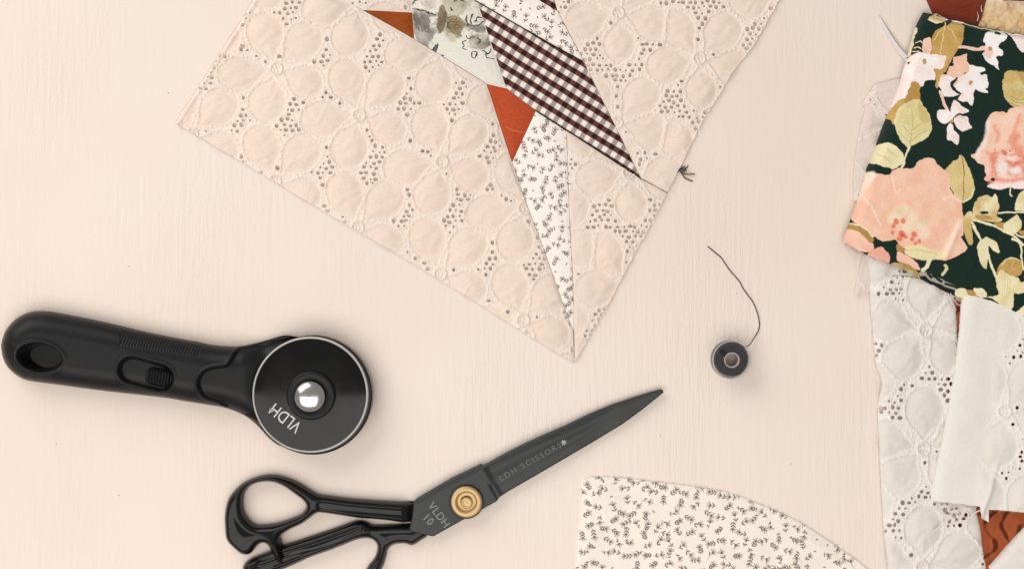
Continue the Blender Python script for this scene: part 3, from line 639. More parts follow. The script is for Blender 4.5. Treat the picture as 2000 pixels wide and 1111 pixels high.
    an = g.X * 0.5 + g.Y; g.col *= (1 + 0.30 * vn(an / 2.2, (g.X - g.Y * 0.5) / 16, 6) + 0.25 * vn(g.X / 30, g.Y / 30, 7))[..., None]
    relief('brown_fabric', g, sdpoly(g.X, g.Y, P), lambda X, Y, d: 0.0008 + 0.0030 * np.sqrt(np.clip(d / 18, 0, 1)), M['heavy'], th, 0.003, 0.0008)
    many_threads('frayed_edge', [([(1908, 42, .004), (1909, 34, .005), (1907, 24, .0045)], 0.0003), ([(1917, 24, .004), (1914, 18, .005), (1916, 11, .0042)], 0.0003)], M['thread_w'], th, 0.003, th.o)
    th = Thing('tan_lace_scrap', 'mottled tan and cream cloth at the top right corner behind the floral cloth', 'fabric', 1960, 25, single=True)
    P = [(1930, -40), (1928, 0), (1920, 30), (1908, 50), (1908, 80), (2150, 110), (2150, -40)]
    g = Grid(1904, -44, 2154, 114, 1.2); g.fill((224, 192, 146))
    t = sstep(-0.10, 0.30, vn(g.X / 16, g.Y / 11, 4) + 0.6 * vn(g.X / 5, g.Y / 5, 6))[..., None]; t2 = sstep(40, -10, g.Y + 20 * vn(g.X / 14, g.Y / 14, 9))[..., None]
    g.col = g.col * (1 - 0.55 * t) + lin((198, 152, 96)) * 0.55 * t; g.col = g.col * (1 - 0.75 * t2) + lin((238, 222, 200)) * 0.75 * t2
    relief('tan_lace_scrap', g, sdpoly(g.X, g.Y, P), lambda X, Y, d: 0.0008 + 0.0036 * np.sqrt(np.clip(d / 10, 0, 1)) + wrinkle(X, Y, 0.0018, 14, 3), M['heavy'], th, 0.003, 0.0008)
    th = Thing('brown_fabric', 'small sliver of red brown cloth in the top right corner', 'fabric', 1985, -5, single=True)
    g = Grid(1950, -44, 2150, 6, 1.5); g.fill((112, 42, 26))
    relief('brown_fabric', g, sdpoly(g.X, g.Y, [(1955, -40), (1960, 0), (1995, 2), (2100, 0), (2140, -40)]), lambda X, Y, d: 0.0055 + 0.002 * np.sqrt(np.clip(d / 10, 0, 1)), M['heavy'], th, 0.006, 0.001)
    # sliver of white selvedge
    th = Thing('white_selvedge_strip', 'narrow tapering white strip sticking out left of the dark floral cloth', 'fabric scrap', 1750, 80, single=True)
    P = crom([(1718, 32), (1723, 36), (1740, 62), (1760, 92), (1780, 116), (1790, 150), (1772, 124), (1752, 98), (1732, 66)], 4)
    g = Grid(1714, 28, 1794, 154, 0.8); g.fill((232, 226, 226))
    relief('white_selvedge_strip', g, sdpoly(g.X, g.Y, P), lambda X, Y, d: 0.0006 + 0.0004 * d + 0.0012 * sstep(1720, 1775, X), M['white'], th, 0.002, 0.0005)
pile()

def floral():
    th = Thing('floral_fabric', 'folded dark green cotton printed with peach roses, white blossom and gold leaves', 'fabric', 1850, 320)
    OUT = [(1808, 22), (1815, 25), (1830, 31), (1847, 37), (1881, 43), (1920, 52), (1966, 62), (2010, 70), (2150, 98), (2150, 700), (2060, 662), (2000, 634), (1980, 622), (1956, 606), (1933, 596), (1902, 588), (1868, 578),
           (1836, 564), (1800, 545), (1770, 528), (1738, 514), (1698, 499), (1670, 484), (1650, 472), (1655, 455), (1661, 440), (1673, 407), (1687, 367), (1698, 325), (1703, 316), (1716, 279), (1736, 225), (1762, 160), (1777, 108), (1791, 55), (1799, 38)]
    g = Grid(1644, 16, 2060, 680, 0.85); g.fill((20, 42, 35))
    g.col *= (1 + 0.35 * vn(g.X / 1.6, g.Y / 1.6, 3) + 0.15 * vn(g.X / 40, g.Y / 40, 5))[..., None]
    Z1 = (1740, 0, 6.942); Z2 = (1660, 140, 5.556); Z3 = (1640, 290, 4.273); Z4 = (1840, 300, 6.175); Z5 = (1800, 440, 5.555)
    gold = (190, 150, 82); gold2 = (204, 168, 100); pale = (222, 207, 150); cream = (240, 231, 192); wht = (251, 246, 244); pink = (250, 229, 222); peach = (245, 193, 165); coral = (226, 112, 86); dk = (20, 42, 35)
    K = dict(rough=0.35)
    warp(g, 1.3, 9, 3)
    # ---- top
    g.poly([(490, 270), (540, 220), (640, 215), (735, 245), (735, 280), (700, 312), (600, 328), (500, 292)], (226, 200, 148), Z1, **K); g.poly([(500, 285), (600, 300), (700, 300), (600, 330)], cream, Z1)
    g.line([(735, 262), (860, 290), (980, 308)], wht, 30, Z1); g.line([(980, 312), (1190, 372), (1570, 445), (1810, 490)], cream, 16, Z1); g.line([(1190, 352), (1400, 400)], (150, 130, 90), 8, Z1, 0)
    g.dot((800, 290), 45, dk, Z1, 22)
    g.poly([(850, 312), (960, 330), (978, 470), (945, 610), (850, 760), (770, 900), (700, 1050), (650, 1180), (600, 1180), (590, 1020), (560, 900), (530, 760), (520, 600), (540, 510), (600, 430), (700, 375), (740, 365)], gold, Z1, c2=gold2, **K)
    for P, w in (([(738, 262), (715, 400), (690, 520), (655, 750)], 15), ([(715, 385), (630, 460), (560, 550)], 12), ([(750, 385), (820, 440), (885, 580)], 14)): g.line(P, (232, 204, 140), w, Z1)
    g.line([(362, 355), (320, 520), (262, 750)], cream, 26, Z1)
    for P in ([(340, 575), (390, 570), (410, 600)], [(320, 650), (360, 640), (400, 680)], [(300, 700), (360, 700)]): g.line(P, (226, 214, 160), 14, Z1)
    g.poly([(440, 540), (510, 515), (525, 600), (520, 740), (430, 740), (420, 620)], peach, Z1, c2=pink)
    g.poly([(240, 800), (340, 715), (420, 730), (520, 740), (640, 760), (735, 770), (720, 860), (690, 940), (600, 945), (570, 960), (575, 1060), (540, 1080), (440, 1111), (400, 1180), (230, 1180), (120, 1130), (190, 900)], wht, Z1, c2=pink, **K)
    g.dot((440, 845), 28, (190, 160, 95), Z1, 40); g.dot((243, 850), 14, dk, Z1)
    g.poly([(840, 790), (960, 760), (1020, 745), (1010, 830), (1060, 890), (1120, 960), (1060, 1080), (1000, 1180), (650, 1180), (665, 1050), (740, 1000), (790, 900), (830, 850)], peach, Z1, c2=(248, 206, 182), **K)
    g.poly([(1060, 890), (1150, 910), (1260, 935), (1265, 975), (1200, 1000), (1290, 1040), (1285, 1190), (1000, 1190), (960, 1090), (1040, 1000)], wht, Z1, **K)
    for p, r, ry in (((810, 885), 32, 22), ((725, 1005), 26, 18), ((1015, 1005), 36, 20), ((1235, 1010), 32, 18)): g.dot(p, r, dk, Z1, ry)
    g.line([(925, 650), (1000, 655), (1130, 680), (1265, 660)], (247, 205, 185), 42, Z1)
    g.poly([(1255, 520), (1270, 460), (1320, 435), (1400, 430), (1480, 430), (1560, 470), (1550, 540), (1480, 590), (1440, 640), (1500, 700), (1495, 770), (1420, 770), (1430, 850), (1455, 950), (1380, 900), (1290, 850), (1250, 780), (1225, 740), (1260, 700), (1270, 610), (1250, 570)], wht, Z1, **K)
    g.poly([(1240, 720), (1320, 640), (1370, 720), (1330, 800), (1270, 780)], peach, Z1, soft=3, alpha=0.7); g.dot((1335, 672), 26, (186, 152, 92), Z1, 34); g.dot((1445, 458), 54, dk, Z1, 28)
    g.poly([(1600, 450), (1805, 470), (2100, 520), (2100, 780), (1800, 715), (1760, 715), (1690, 630), (1620, 520)], (250, 232, 230), Z1, **K)
    # ---- middle
    g.poly([(560, 60), (700, 0), (900, 0), (910, 88), (820, 95), (770, 150), (700, 110), (640, 180), (590, 300), (520, 320), (430, 470), (400, 480), (480, 270)], wht, Z2, c2=pink, **K)
    g.poly([(670, 110), (755, 150), (750, 240), (740, 320), (600, 330), (590, 300), (640, 190)], (184, 143, 76), Z2, c2=gold); g.poly([(520, 320), (600, 290), (590, 340), (540, 400), (500, 470), (470, 580), (440, 530), (410, 480)], (184, 143, 80), Z2, c2=gold2)
    g.poly([(600, 340), (740, 305), (780, 380), (850, 470), (875, 580), (850, 690), (760, 760), (650, 810), (630, 835), (600, 820), (540, 750), (500, 660), (475, 560), (500, 450), (560, 370)], pale, Z2, c2=(232, 222, 172), rough=0.6)
    g.poly([(730, 330), (790, 400), (860, 540), (800, 560), (740, 500)], (206, 180, 112), Z2, soft=4, alpha=0.7)
    for P in ([(660, 420), (670, 600), (640, 800)], [(640, 780), (560, 700), (520, 640)], [(650, 760), (740, 690), (830, 640)], [(655, 680), (590, 620), (560, 590)], [(660, 640), (740, 590), (800, 540)]): g.line(P, (196, 174, 108), 9, Z2, alpha=0.8)
    g.line([(630, 830), (590, 940), (560, 1040)], cream, 24, Z2)
    g.poly([(280, 805), (360, 775), (450, 790), (530, 840), (575, 920), (575, 980), (520, 1040), (440, 1060), (350, 1040), (230, 980), (250, 880)], cream, Z2, c2=(232, 222, 176), rough=0.6)
    for P in ([(300, 900), (380, 930), (440, 990)], [(400, 840), (460, 900), (520, 930)]): g.line(P, (204, 188, 128), 12, Z2, alpha=0.7)
    g.poly([(970, 80), (1060, 50), (1150, 90), (1100, 130), (1110, 200), (1180, 240), (1120, 270), (1010, 275), (980, 200), (960, 150)], wht, Z2, c2=pink)
    g.poly([(1180, 70), (1250, 20), (1300, 0), (1400, 0), (1400, 50), (1480, 50), (1450, 110), (1460, 180), (1490, 240), (1400, 220), (1350, 200), (1330, 300), (1310, 370), (1260, 330), (1170, 315), (1190, 240), (1130, 170), (1160, 110)], wht, Z2, c2=(250, 232, 226), **K)
    g.dot((1305, 125), 20, (204, 150, 110), Z2, 28); g.dot((1215, 255), 26, (246, 210, 196), Z2, 20, soft=3); g.line([(1150, 80), (1100, 130), (1120, 190), (1190, 240)], dk, 26, Z2)
    g.line([(970, 230), (1010, 350), (1045, 430)], (247, 208, 190), 36, Z2)
    for P in ([(1080, 430), (1100, 350), (1130, 315), (1200, 370), (1270, 420), (1265, 450), (1150, 470), (1100, 500)], [(940, 440), (1000, 420), (1060, 430), (1100, 480), (1080, 530), (1010, 575), (950, 530)],
              [(1110, 510), (1200, 485), (1270, 500), (1280, 560), (1315, 610), (1260, 640), (1210, 655), (1150, 620)], [(1050, 590), (1090, 570), (1120, 640), (1170, 710), (1160, 800), (1100, 760), (1040, 740)]): g.poly(P, wht, Z2, c2=pink, **K)
    g.line([(1120, 505), (1200, 495), (1260, 530)], (240, 180, 160), 14, Z2, soft=3, alpha=0.7); g.dot((1090, 540), 20, (190, 160, 100), Z2)
    g.poly([(1680, 20), (1780, 0), (1889, 30), (2000, 120), (2000, 330), (1889, 400), (1790, 405), (1700, 330), (1650, 220), (1645, 140)], pale, Z2, c2=(206, 180, 112), rough=0.6)
    g.poly([(1780, 0), (1889, 20), (2000, 110), (1900, 190), (1840, 90)], (190, 156, 90), Z2, soft=4, alpha=0.8)
    for k in range(3): g.line([(1730, 270 + 36 * k), (1810, 310 + 36 * k), (1889, 300 + 36 * k)], (172, 142, 76), 8, Z2)
    # ---- right rose
    g.poly([(1680, 460), (1740, 400), (1889, 380), (2150, 420), (2200, 700), (2200, 1200), (1500, 1200), (1480, 1111), (1460, 1030), (1400, 990), (1370, 920), (1380, 850), (1450, 760), (1475, 650), (1480, 530), (1540, 450), (1640, 435)], peach, Z2, c2=(249, 212, 190), **K)
    g.poly([(410, -10), (415, 100), (500, 150), (515, 250), (620, 310), (610, 350), (525, 390), (600, 425), (720, 435), (800, 412), (988, 430), (1400, 430), (1400, -10)], (248, 205, 182), Z4, c2=(250, 222, 206))
    g.line([(1490, 560), (1460, 760), (1390, 860), (1380, 930)], (252, 236, 228), 44, Z2, soft=5, alpha=0.8)
    g.poly([(1700, 470), (1840, 420), (1800, 560), (1720, 740), (1660, 760), (1640, 560)], (252, 216, 196), Z2, soft=6, alpha=0.8); g.line([(1830, 480), (1770, 640), (1720, 760)], (242, 166, 134), 40, Z2, soft=6, alpha=0.8)
    for P, w in (([(1800, 700), (1770, 800), (1810, 900)], 56), ([(1560, 600), (1600, 680), (1590, 760)], 20), ([(1480, 880), (1530, 920), (1540, 1010)], 26), ([(1640, 880), (1570, 920), (1550, 1040)], 34), ([(1690, 960), (1760, 1010), (1860, 1000)], 60), ([(1840, 840), (1870, 920), (1889, 1000)], 50), ([(1700, 1080), (1800, 1100), (1889, 1060)], 34)):
        g.line(P, (236, 142, 114), w * 1.3, Z2, soft=9, alpha=0.75)
    for p, r in (((1675, 890), 24), ((1730, 860), 14), ((1800, 1000), 22), ((1650, 860), 14), ((1600, 990), 16), ((1760, 1020), 20)): g.dot(p, r, (206, 92, 72), Z2, soft=2, alpha=0.8)
    RQ = random.Random(6)
    for _ in range(70):                                    # broken brushwork inside the rose
        x_, y_ = RQ.uniform(1540, 2000), RQ.uniform(830, 1120); a_ = RQ.uniform(0, 3.1)
        g.line([(x_, y_), (x_ + 36 * math.cos(a_), y_ + 36 * math.sin(a_))], RQ.choice(((222, 104, 80), (238, 152, 126), (252, 228, 218), (252, 236, 230))), RQ.uniform(10, 24), Z2, 0, soft=RQ.uniform(1.5, 4), alpha=RQ.uniform(0.4, 0.85))
    g.dot((720, 170), 70, (252, 232, 226), Z4, 100, soft=8); g.dot((880, 210), 70, (252, 236, 232), Z4, 50, soft=8); g.dot((820, 60), 70, (252, 226, 214), Z4, 26, soft=5)
    for P, w in (([(590, 40), (610, 160), (590, 260), (640, 310)], 30), ([(640, 310), (760, 330), (880, 320), (980, 300)], 34), ([(780, 100), (860, 130), (960, 110)], 40), ([(960, 180), (988, 240)], 30), ([(560, 360), (610, 345)], 26)): g.line(P, (234, 132, 106), w * 1.2, Z4, soft=7, alpha=0.75)
    g.poly([(530, 392), (620, 370), (760, 375), (860, 355), (988, 345), (1200, 345), (1200, 430), (800, 415), (720, 436), (600, 426)], (252, 234, 232), Z4, soft=2)
    g.dot((600, 320), 32, dk, Z4, 22)
    # ---- tan leaf and the big rose
    g.poly([(225, 15), (180, 70), (130, 90), (80, 140), (30, 190), (20, 230), (90, 400), (180, 560), (235, 600), (330, 540), (380, 440), (340, 240), (280, 110)], (214, 190, 128), Z4, c2=(226, 206, 148), rough=0.6)
    g.line([(225, 40), (250, 160), (255, 300), (240, 570)], (160, 122, 62), 12, Z4); g.line([(245, 590), (330, 540), (375, 440)], cream, 18, Z4)
    g.poly([(600, 170), (660, 105), (760, 85), (810, 140), (870, 190), (915, 230), (920, 350), (1000, 430), (1015, 520), (1030, 620), (1020, 740), (1055, 840), (980, 890), (880, 930), (760, 925), (580, 905), (480, 800), (450, 760), (360, 780), (280, 740), (150, 640), (110, 600), (130, 480), (175, 330), (225, 200), (300, 210), (400, 220), (430, 190), (520, 165)], peach, Z3, c2=(247, 204, 180), **K)
    g.poly([(225, 200), (300, 210), (250, 300), (190, 400), (130, 480), (170, 330)], (250, 232, 214), Z3, soft=5, alpha=0.85)
    for P in ([(190, 400), (260, 490), (330, 640)], [(430, 230), (450, 320), (480, 370), (500, 340)], [(860, 430), (920, 400), (1000, 440)]): g.line(P, (252, 226, 208), 14, Z3, soft=3, alpha=0.8)
    g.line([(1000, 620), (930, 760), (860, 890)], (252, 226, 206), 46, Z3, soft=8, alpha=0.85)  # highlight along the fold crease, painted in as lighter peach
    g.poly([(262, 130), (310, 128), (330, 150), (430, 172), (400, 216), (310, 200), (270, 170)], dk, Z3)
    for p, r, ry in (((520, 510), 70, 40), ((600, 580), 50, 50), ((670, 650), 60, 40), ((690, 720), 50, 40), ((450, 590), 60, 60), ((560, 660), 60, 50)): g.dot(p, r, (246, 224, 196), Z3, ry, soft=8, alpha=0.85)
    g.dot((500, 520), 40, (222, 208, 160), Z3, 26, soft=6, alpha=0.7); g.dot((700, 620), 30, (226, 214, 170), Z3, 30, soft=6, alpha=0.6)
    for p, r in (((465, 612), 24), ((520, 605), 20), ((442, 645), 22), ((435, 705), 17), ((510, 715), 30), ((488, 758), 22), ((610, 715), 24), ((592, 755), 20), ((655, 775), 19), ((620, 792), 16), ((540, 735), 16)): g.dot(p, r, (228, 120, 92), Z3, soft=2.5, alpha=0.9)
    g.dot((512, 722), 12, (200, 80, 60), Z3, soft=2)
    g.poly([(520, 840), (620, 805), (800, 850), (900, 885), (760, 932), (580, 906)], (238, 226, 176), Z3, soft=4); g.line([(540, 850), (660, 850), (800, 880)], (206, 188, 130), 10, Z3, soft=3, alpha=0.7)
    g.poly([(468, 800), (540, 840), (500, 872), (470, 850)], (184, 146, 84), Z3)
    # ---- lower left corner
    g.poly([(45, 690), (110, 660), (200, 730), (275, 800), (262, 860), (150, 850), (30, 790)], (246, 190, 166), Z3, c2=(248, 206, 186)); g.line([(95, 655), (180, 690), (255, 765)], (178, 142, 82), 44, Z3); g.line([(95, 632), (190, 655), (270, 740)], cream, 12, Z3)
    g.poly([(273, 810), (310, 758), (380, 788), (448, 765), (466, 840), (430, 895), (390, 850), (320, 828)], dk, Z3); g.poly([(255, 858), (335, 822), (400, 872), (425, 930), (380, 980), (250, 900)], (242, 180, 158), Z3)
    g.poly([(480, 860), (560, 900), (640, 960), (665, 1015), (560, 965), (480, 935)], (246, 198, 176), Z3); g.poly([(440, 960), (560, 962), (655, 1030), (660, 1110), (440, 1060)], (206, 188, 138), Z3, c2=(176, 146, 90))
    g.line([(740, 925), (722, 985), (690, 1015)], cream, 34, Z3); g.line([(868, 975), (885, 1005), (850, 1055)], (226, 214, 168), 24, Z3)
    # ---- sprigs on the right
    g.poly([(360, 720), (375, 620), (430, 540), (520, 500), (590, 530), (625, 485), (660, 560), (675, 650), (650, 740), (705, 790), (690, 820), (600, 830), (480, 810), (360, 790)], cream, Z4, c2=(214, 186, 124)); g.dot((500, 715), 48, dk, Z4, 20)
    g.poly([(390, 740), (540, 750), (590, 800), (480, 805), (400, 780)], (192, 152, 88), Z4); g.line([(350, 795), (560, 855), (740, 940), (860, 1012), (960, 1100)], cream, 26, Z4)
    g.poly([(610, 850), (740, 835), (800, 920), (700, 912)], gold, Z4); g.poly([(740, 850), (850, 770), (900, 740), (945, 830), (930, 900), (880, 960), (800, 990), (730, 930)], cream, Z4, c2=(224, 206, 152))
    g.poly([(870, 650), (880, 560), (930, 480), (988, 440), (1100, 430), (1100, 680), (890, 690)], cream, Z4, c2=(228, 214, 164)); g.line([(670, 722), (830, 708), (1060, 720)], cream, 20, Z4)
    g.poly([(900, 940), (1000, 930), (1100, 960), (1100, 1020), (960, 990)], gold, Z4); g.line([(880, 980), (960, 1010), (1100, 1050)], cream, 22, Z4)
    g.poly([(250, 760), (330, 700), (360, 750), (340, 850), (350, 950), (362, 1060), (320, 1120), (260, 980), (240, 880)], (230, 212, 158), Z4, c2=(208, 178, 114)); g.line([(345, 830), (420, 960), (455, 1030)], cream, 24, Z4); g.line([(805, 425), (800, 480), (830, 515)], cream, 14, Z4)
    g.poly([(600, 200), (640, 150), (700, 135), (790, 170), (830, 250), (825, 300), (760, 270), (720, 230), (700, 250), (720, 300), (700, 400), (685, 470), (640, 420), (600, 330), (595, 260)], cream, Z5, c2=(228, 216, 166))
    g.line([(545, 20), (610, 120), (650, 180)], cream, 24, Z5); g.line([(700, 250), (740, 420), (805, 570)], cream, 26, Z5); g.line([(430, 130), (480, 200), (520, 230)], dk, 22, Z5)
    g.poly([(795, 540), (830, 440), (900, 370), (990, 352), (1060, 390), (1085, 480), (1040, 545), (960, 540), (880, 490)], gold, Z5, c2=gold2); g.line([(860, 430), (920, 362), (1000, 355), (1055, 385)], cream, 10, Z5); g.line([(990, 380), (960, 480), (1060, 440)], (222, 186, 120), 10, Z5)
    g.poly([(800, 570), (860, 485), (950, 540), (1040, 570), (1060, 620), (1140, 610), (1140, 690), (1060, 740), (990, 750), (985, 830), (960, 915), (860, 870), (780, 800), (700, 785), (820, 750), (795, 650)], cream, Z5, c2=(230, 214, 160), rough=0.6)
    for k in range(4): g.line([(860 + 30 * k, 560), (870 + 26 * k, 680), (860 + 20 * k, 800)], (206, 180, 116), 7, Z5, alpha=0.5)
    g.line([(965, 150), (1060, 210), (1075, 380), (1105, 570)], cream, 20, Z5); g.poly([(1030, 930), (1111, 870), (1300, 860), (1300, 1000), (1050, 965)], cream, Z5)
    g.dot((1130, 520), 60, dk, Z5, 40); g.poly([(1150, 300), (1300, 280), (1300, 500), (1180, 480)], cream, Z5)
    # ---- the frayed hem along the bottom edge
    g.line([(0, 520), (180, 600), (390, 700)], (196, 190, 180), 50, Z5, soft=2, alpha=0.75)
    for P in ([(20, 560), (160, 640)], [(120, 550), (210, 610)], [(250, 630), (390, 680)], [(270, 690), (380, 715)], [(60, 530), (110, 560)]): g.line(P, (22, 26, 24), 24, Z5, 0)
    g.poly([(380, 690), (470, 690), (540, 800), (500, 810), (380, 770)], cream, Z5); g.poly([(480, 700), (560, 715), (605, 770), (575, 825), (520, 760)], (190, 148, 84), Z5); g.poly([(550, 690), (640, 682), (695, 740), (695, 790), (610, 770)], cream, Z5)
    g.line([(600, 790), (740, 850)], (232, 214, 204), 30, Z5, 0); g.line([(740, 835), (900, 930), (1010, 1000)], (236, 232, 222), 40, Z5); g.line([(1010, 990), (1111, 1060), (1200, 1110)], (90, 102, 96), 50, Z5, alpha=0.8)
    unwarp(g); OC = np.array(OUT, float)
    sp = sdpoly(g.X, g.Y, OC) + 0.7 * vn(g.X / 4, g.Y / 4, 5)
    left = sdline(g.X, g.Y, OUT[23:] + OUT[:1]); bot = sdline(g.X, g.Y, OUT[9:24]); topd = sdline(g.X, g.Y, OUT[:9])
    def z(X, Y, d):
        rl = np.sqrt(np.clip(1 - (1 - np.clip(left / 20, 0, 1)) ** 2, 0, 1)); rb = 0.55 + 0.45 * sstep(0, 24, bot); rt = 0.6 + 0.4 * sstep(0, 12, topd)
        fold = 0.0009 * np.exp(-((X - 1846 - (Y - 500) * -0.42) / 7) ** 2) * sstep(420, 460, Y) * sstep(530, 500, Y)
        return 0.0030 + 0.0085 * rl * rb * rt + wrinkle(X, Y, 0.0011, 75, 14) * rl + fold + 0.00012 * vn(X / 2, Y / 2, 6)
    relief('top_layer', g, sp, z, M['print_'], th, 0.0095, 0.0012)
    # under layer of the fold, showing along the bottom edge
    UL = [(1656, 470), (1664, 482), (1698, 505), (1738, 521), (1746, 539), (1794, 546), (1836, 571), (1868, 586), (1902, 594), (1933, 603), (1980, 630), (2040, 668), (2060, 640), (2060, 90), (1990, 72), (1880, 48), (1812, 30), (1770, 160), (1710, 320)]
    g2 = Grid(1650, 26, 2064, 672, 1.6); g2.fill((205, 186, 160))
    t = sstep(-0.05, 0.12, vn(g2.X / 13, g2.Y / 9, 7))[..., None]; g2.col = g2.col * (1 - t) + lin((226, 190, 170)) * t
    t = sstep(0.16, 0.22, vn(g2.X / 11, g2.Y / 8, 17))[..., None]; g2.col = g2.col * (1 - t) + lin((40, 50, 44)) * t
    relief('under_layer', g2, sdpoly(g2.X, g2.Y, crom(UL, 3)) + 1.0 * vn(g2.X / 4, g2.Y / 4, 5), lambda X, Y, d: 0.0028 + 0.0036 * sstep(0, 30, d), M['print_'], th, 0.006, 0.0012, label='faded inner layer of the fold')
    fr = fringe(OC[11:24], 0.0068, 0.45, 9, 31, zfall=0.0060, r=0.00011)
    many_threads('frayed_edge', fr, M['thread_w'], th, 0.008)
    zt = 0.0075
    for P in ([(1634, 483), (1650, 481), (1668, 482), (1690, 492), (1704, 507)], [(1655, 476), (1672, 486), (1694, 500), (1712, 512)], [(1712, 506), (1726, 514), (1736, 520), (1728, 536), (1742, 545)],
              [(1745, 500), (1752, 510), (1742, 522), (1733, 534)], [(1742, 539), (1760, 538), (1795, 543)], [(1855, 572), (1866, 588), (1878, 597), (1900, 594)], [(1820, 556), (1830, 562), (1842, 566), (1866, 572)],
              [(1950, 606), (1953, 618), (1952, 626)], [(1662, 488), (1668, 494), (1682, 496), (1690, 508)], [(1840, 566), (1858, 590), (1868, 606)], [(1902, 590), (1918, 592), (1935, 600)]):
        k = P[0][0] + P[0][1]
        thread('loose_thread', [(x, y, zt + 0.0016 * math.sin(i * 1.7 + k)) for i, (x, y) in enumerate(P)], 0.00020, M['thread_k'] if P[0] == (1742, 539) else M['thread_w'], th, 0.008, n=6, seg=5)
floral()

th = Thing('white_thread_tangle', 'curled loose white thread lying on the eyelet strip under the folded cloth', 'thread', 1870, 1000, 0.0065, single=True)
thread('white_thread_tangle', [(1824, 1036, .0068), (1838, 1026, .0072), (1858, 1008, .0074), (1840, 1003, .0076), (1834, 996, .008), (1842, 986, .0085), (1852, 989, .0078), (1853, 999, .0074), (1866, 996, .0076), (1874, 1002, .0078), (1877, 1014, .0074), (1884, 1016, .0072), (1896, 1010, .0074), (1902, 1001, .008), (1914, 996, .0078)], 0.00035, M['thread_w'], th, 0.0075, n=6)

# ------------------------------------------------------------------ bobbin
def bobbin():
    th = Thing('bobbin', 'small clear plastic bobbin wound with black thread, its loose end curling upward', 'bobbin', 1427, 701)
    cx, cy, zr = 1427, 702, 0.006
    def flange(z0, z1, nm):
        pr = [(14.5, z0), (36.5, z0), (37.4, z0 + 0.0003), (37.4, z1 - 0.0003), (36.5, z1), (14.5, z1), (14.5, z0)]
        return lathe(nm, pr, 64, M['clear'], th, cx, cy, zr, sharp=40)
    flange(0.0, 0.0011, 'flange'); f = flange(0.0104, 0.0115, 'flange')
    lathe('flange_rim', [(35.6, 0.01155), (36.6, 0.0119), (37.6, 0.0116), (37.6, 0.0104), (36.8, 0.0103)], 64, M['rim2'], th, cx, cy, zr, parent=f)
    lathe('flange_rim', [(36.2, 0.0012), (37.4, 0.0012), (38.2, 0.0008), (38.2, 0.0)], 64, M['rim2'], th, cx, cy, zr)
    lathe('hub', [(13.0, 0.0), (13.0, 0.0117), (14.2, 0.0120), (15.2, 0.0117), (15.2, 0.0)], 48, M['hub'], th, cx, cy, zr)
    # wound thread: a lathe with the ridges of the turns
    pr = [(15.2, 0.0013)] + [(31.0 + (0.5 if i % 2 else -0.2), 0.0013 + 0.0088 * i / 30) for i in range(31)] + [(31 - 16 * i / 24, 0.0102 + (0.00012 if i % 2 else 0)) for i in range(1, 25)]
    lathe('wound_thread', pr, 64, M['thread_bl'], th, cx, cy, zr)
    # the threading notch in the top flange
    k = (1 - zr / H) * S; a = math.radians(140)
    V = []
    for z in (0.01035, 0.0117):
        for u, v in ((15, -4.0), (25, -4.2), (27.5, 0), (25, 4.2), (15, 4.0)):
            px = cx + u * math.cos(a) - v * math.sin(a); py = cy - (u * math.sin(a) + v * math.cos(a)); V.append(np.array(wpos(px, py, z, zr)) - np.array(th.loc))
    Q = [(i, (i + 1) % 5, 5 + (i + 1) % 5, 5 + i) for i in range(5)] + [(5, 6, 8, 9)]
    finish('thread_notch', mesh_np('thread_notch', np.array(V), np.array(Q), False, T=[(6, 7, 8)]), M['thread_k'], th, f)
    thread('thread_tail', [(1444, 676, .0072), (1452, 676, .0062), (1461, 673, .0042), (1472, 660, .0016), (1481, 645, .0005), (1483, 632, .0004), (1479, 612, .0009), (1471, 591, .0005), (1460, 576, .0008), (1451, 563, .0004), (1445, 551, .0006), (1436, 540, .0004), (1426, 529, .0008), (1417, 516, .0005), (1408, 503, .0004), (1396, 493, .0006), (1382, 481, .0004)], 0.00026, M['thread_k'], th, 0.0, n=6)
M['rim2'] = plain('clear_rim', (0.66, 0.63, 0.61), 0.2); M['hub'] = plain('grey_hub', (0.42, 0.37, 0.35), 0.35); M['thread_bl'] = plain('black_thread_wound', (0.030, 0.031, 0.036), 0.55, bump=0.3, bscale=900)
def _soft(m, f):
    nt = m.node_tree; out = nt.nodes['Material Output']; p = nt.nodes['Principled BSDF']
    t = nt.nodes.new('ShaderNodeBsdfTransparent'); s = nt.nodes.new('ShaderNodeMixShader'); s.inputs[0].default_value = f
    nt.links.new(p.outputs[0], s.inputs[1]); nt.links.new(t.outputs[0], s.inputs[2]); nt.links.new(s.outputs[0], out.inputs['Surface'])
_soft(M['rim2'], 0.35)
bobbin()

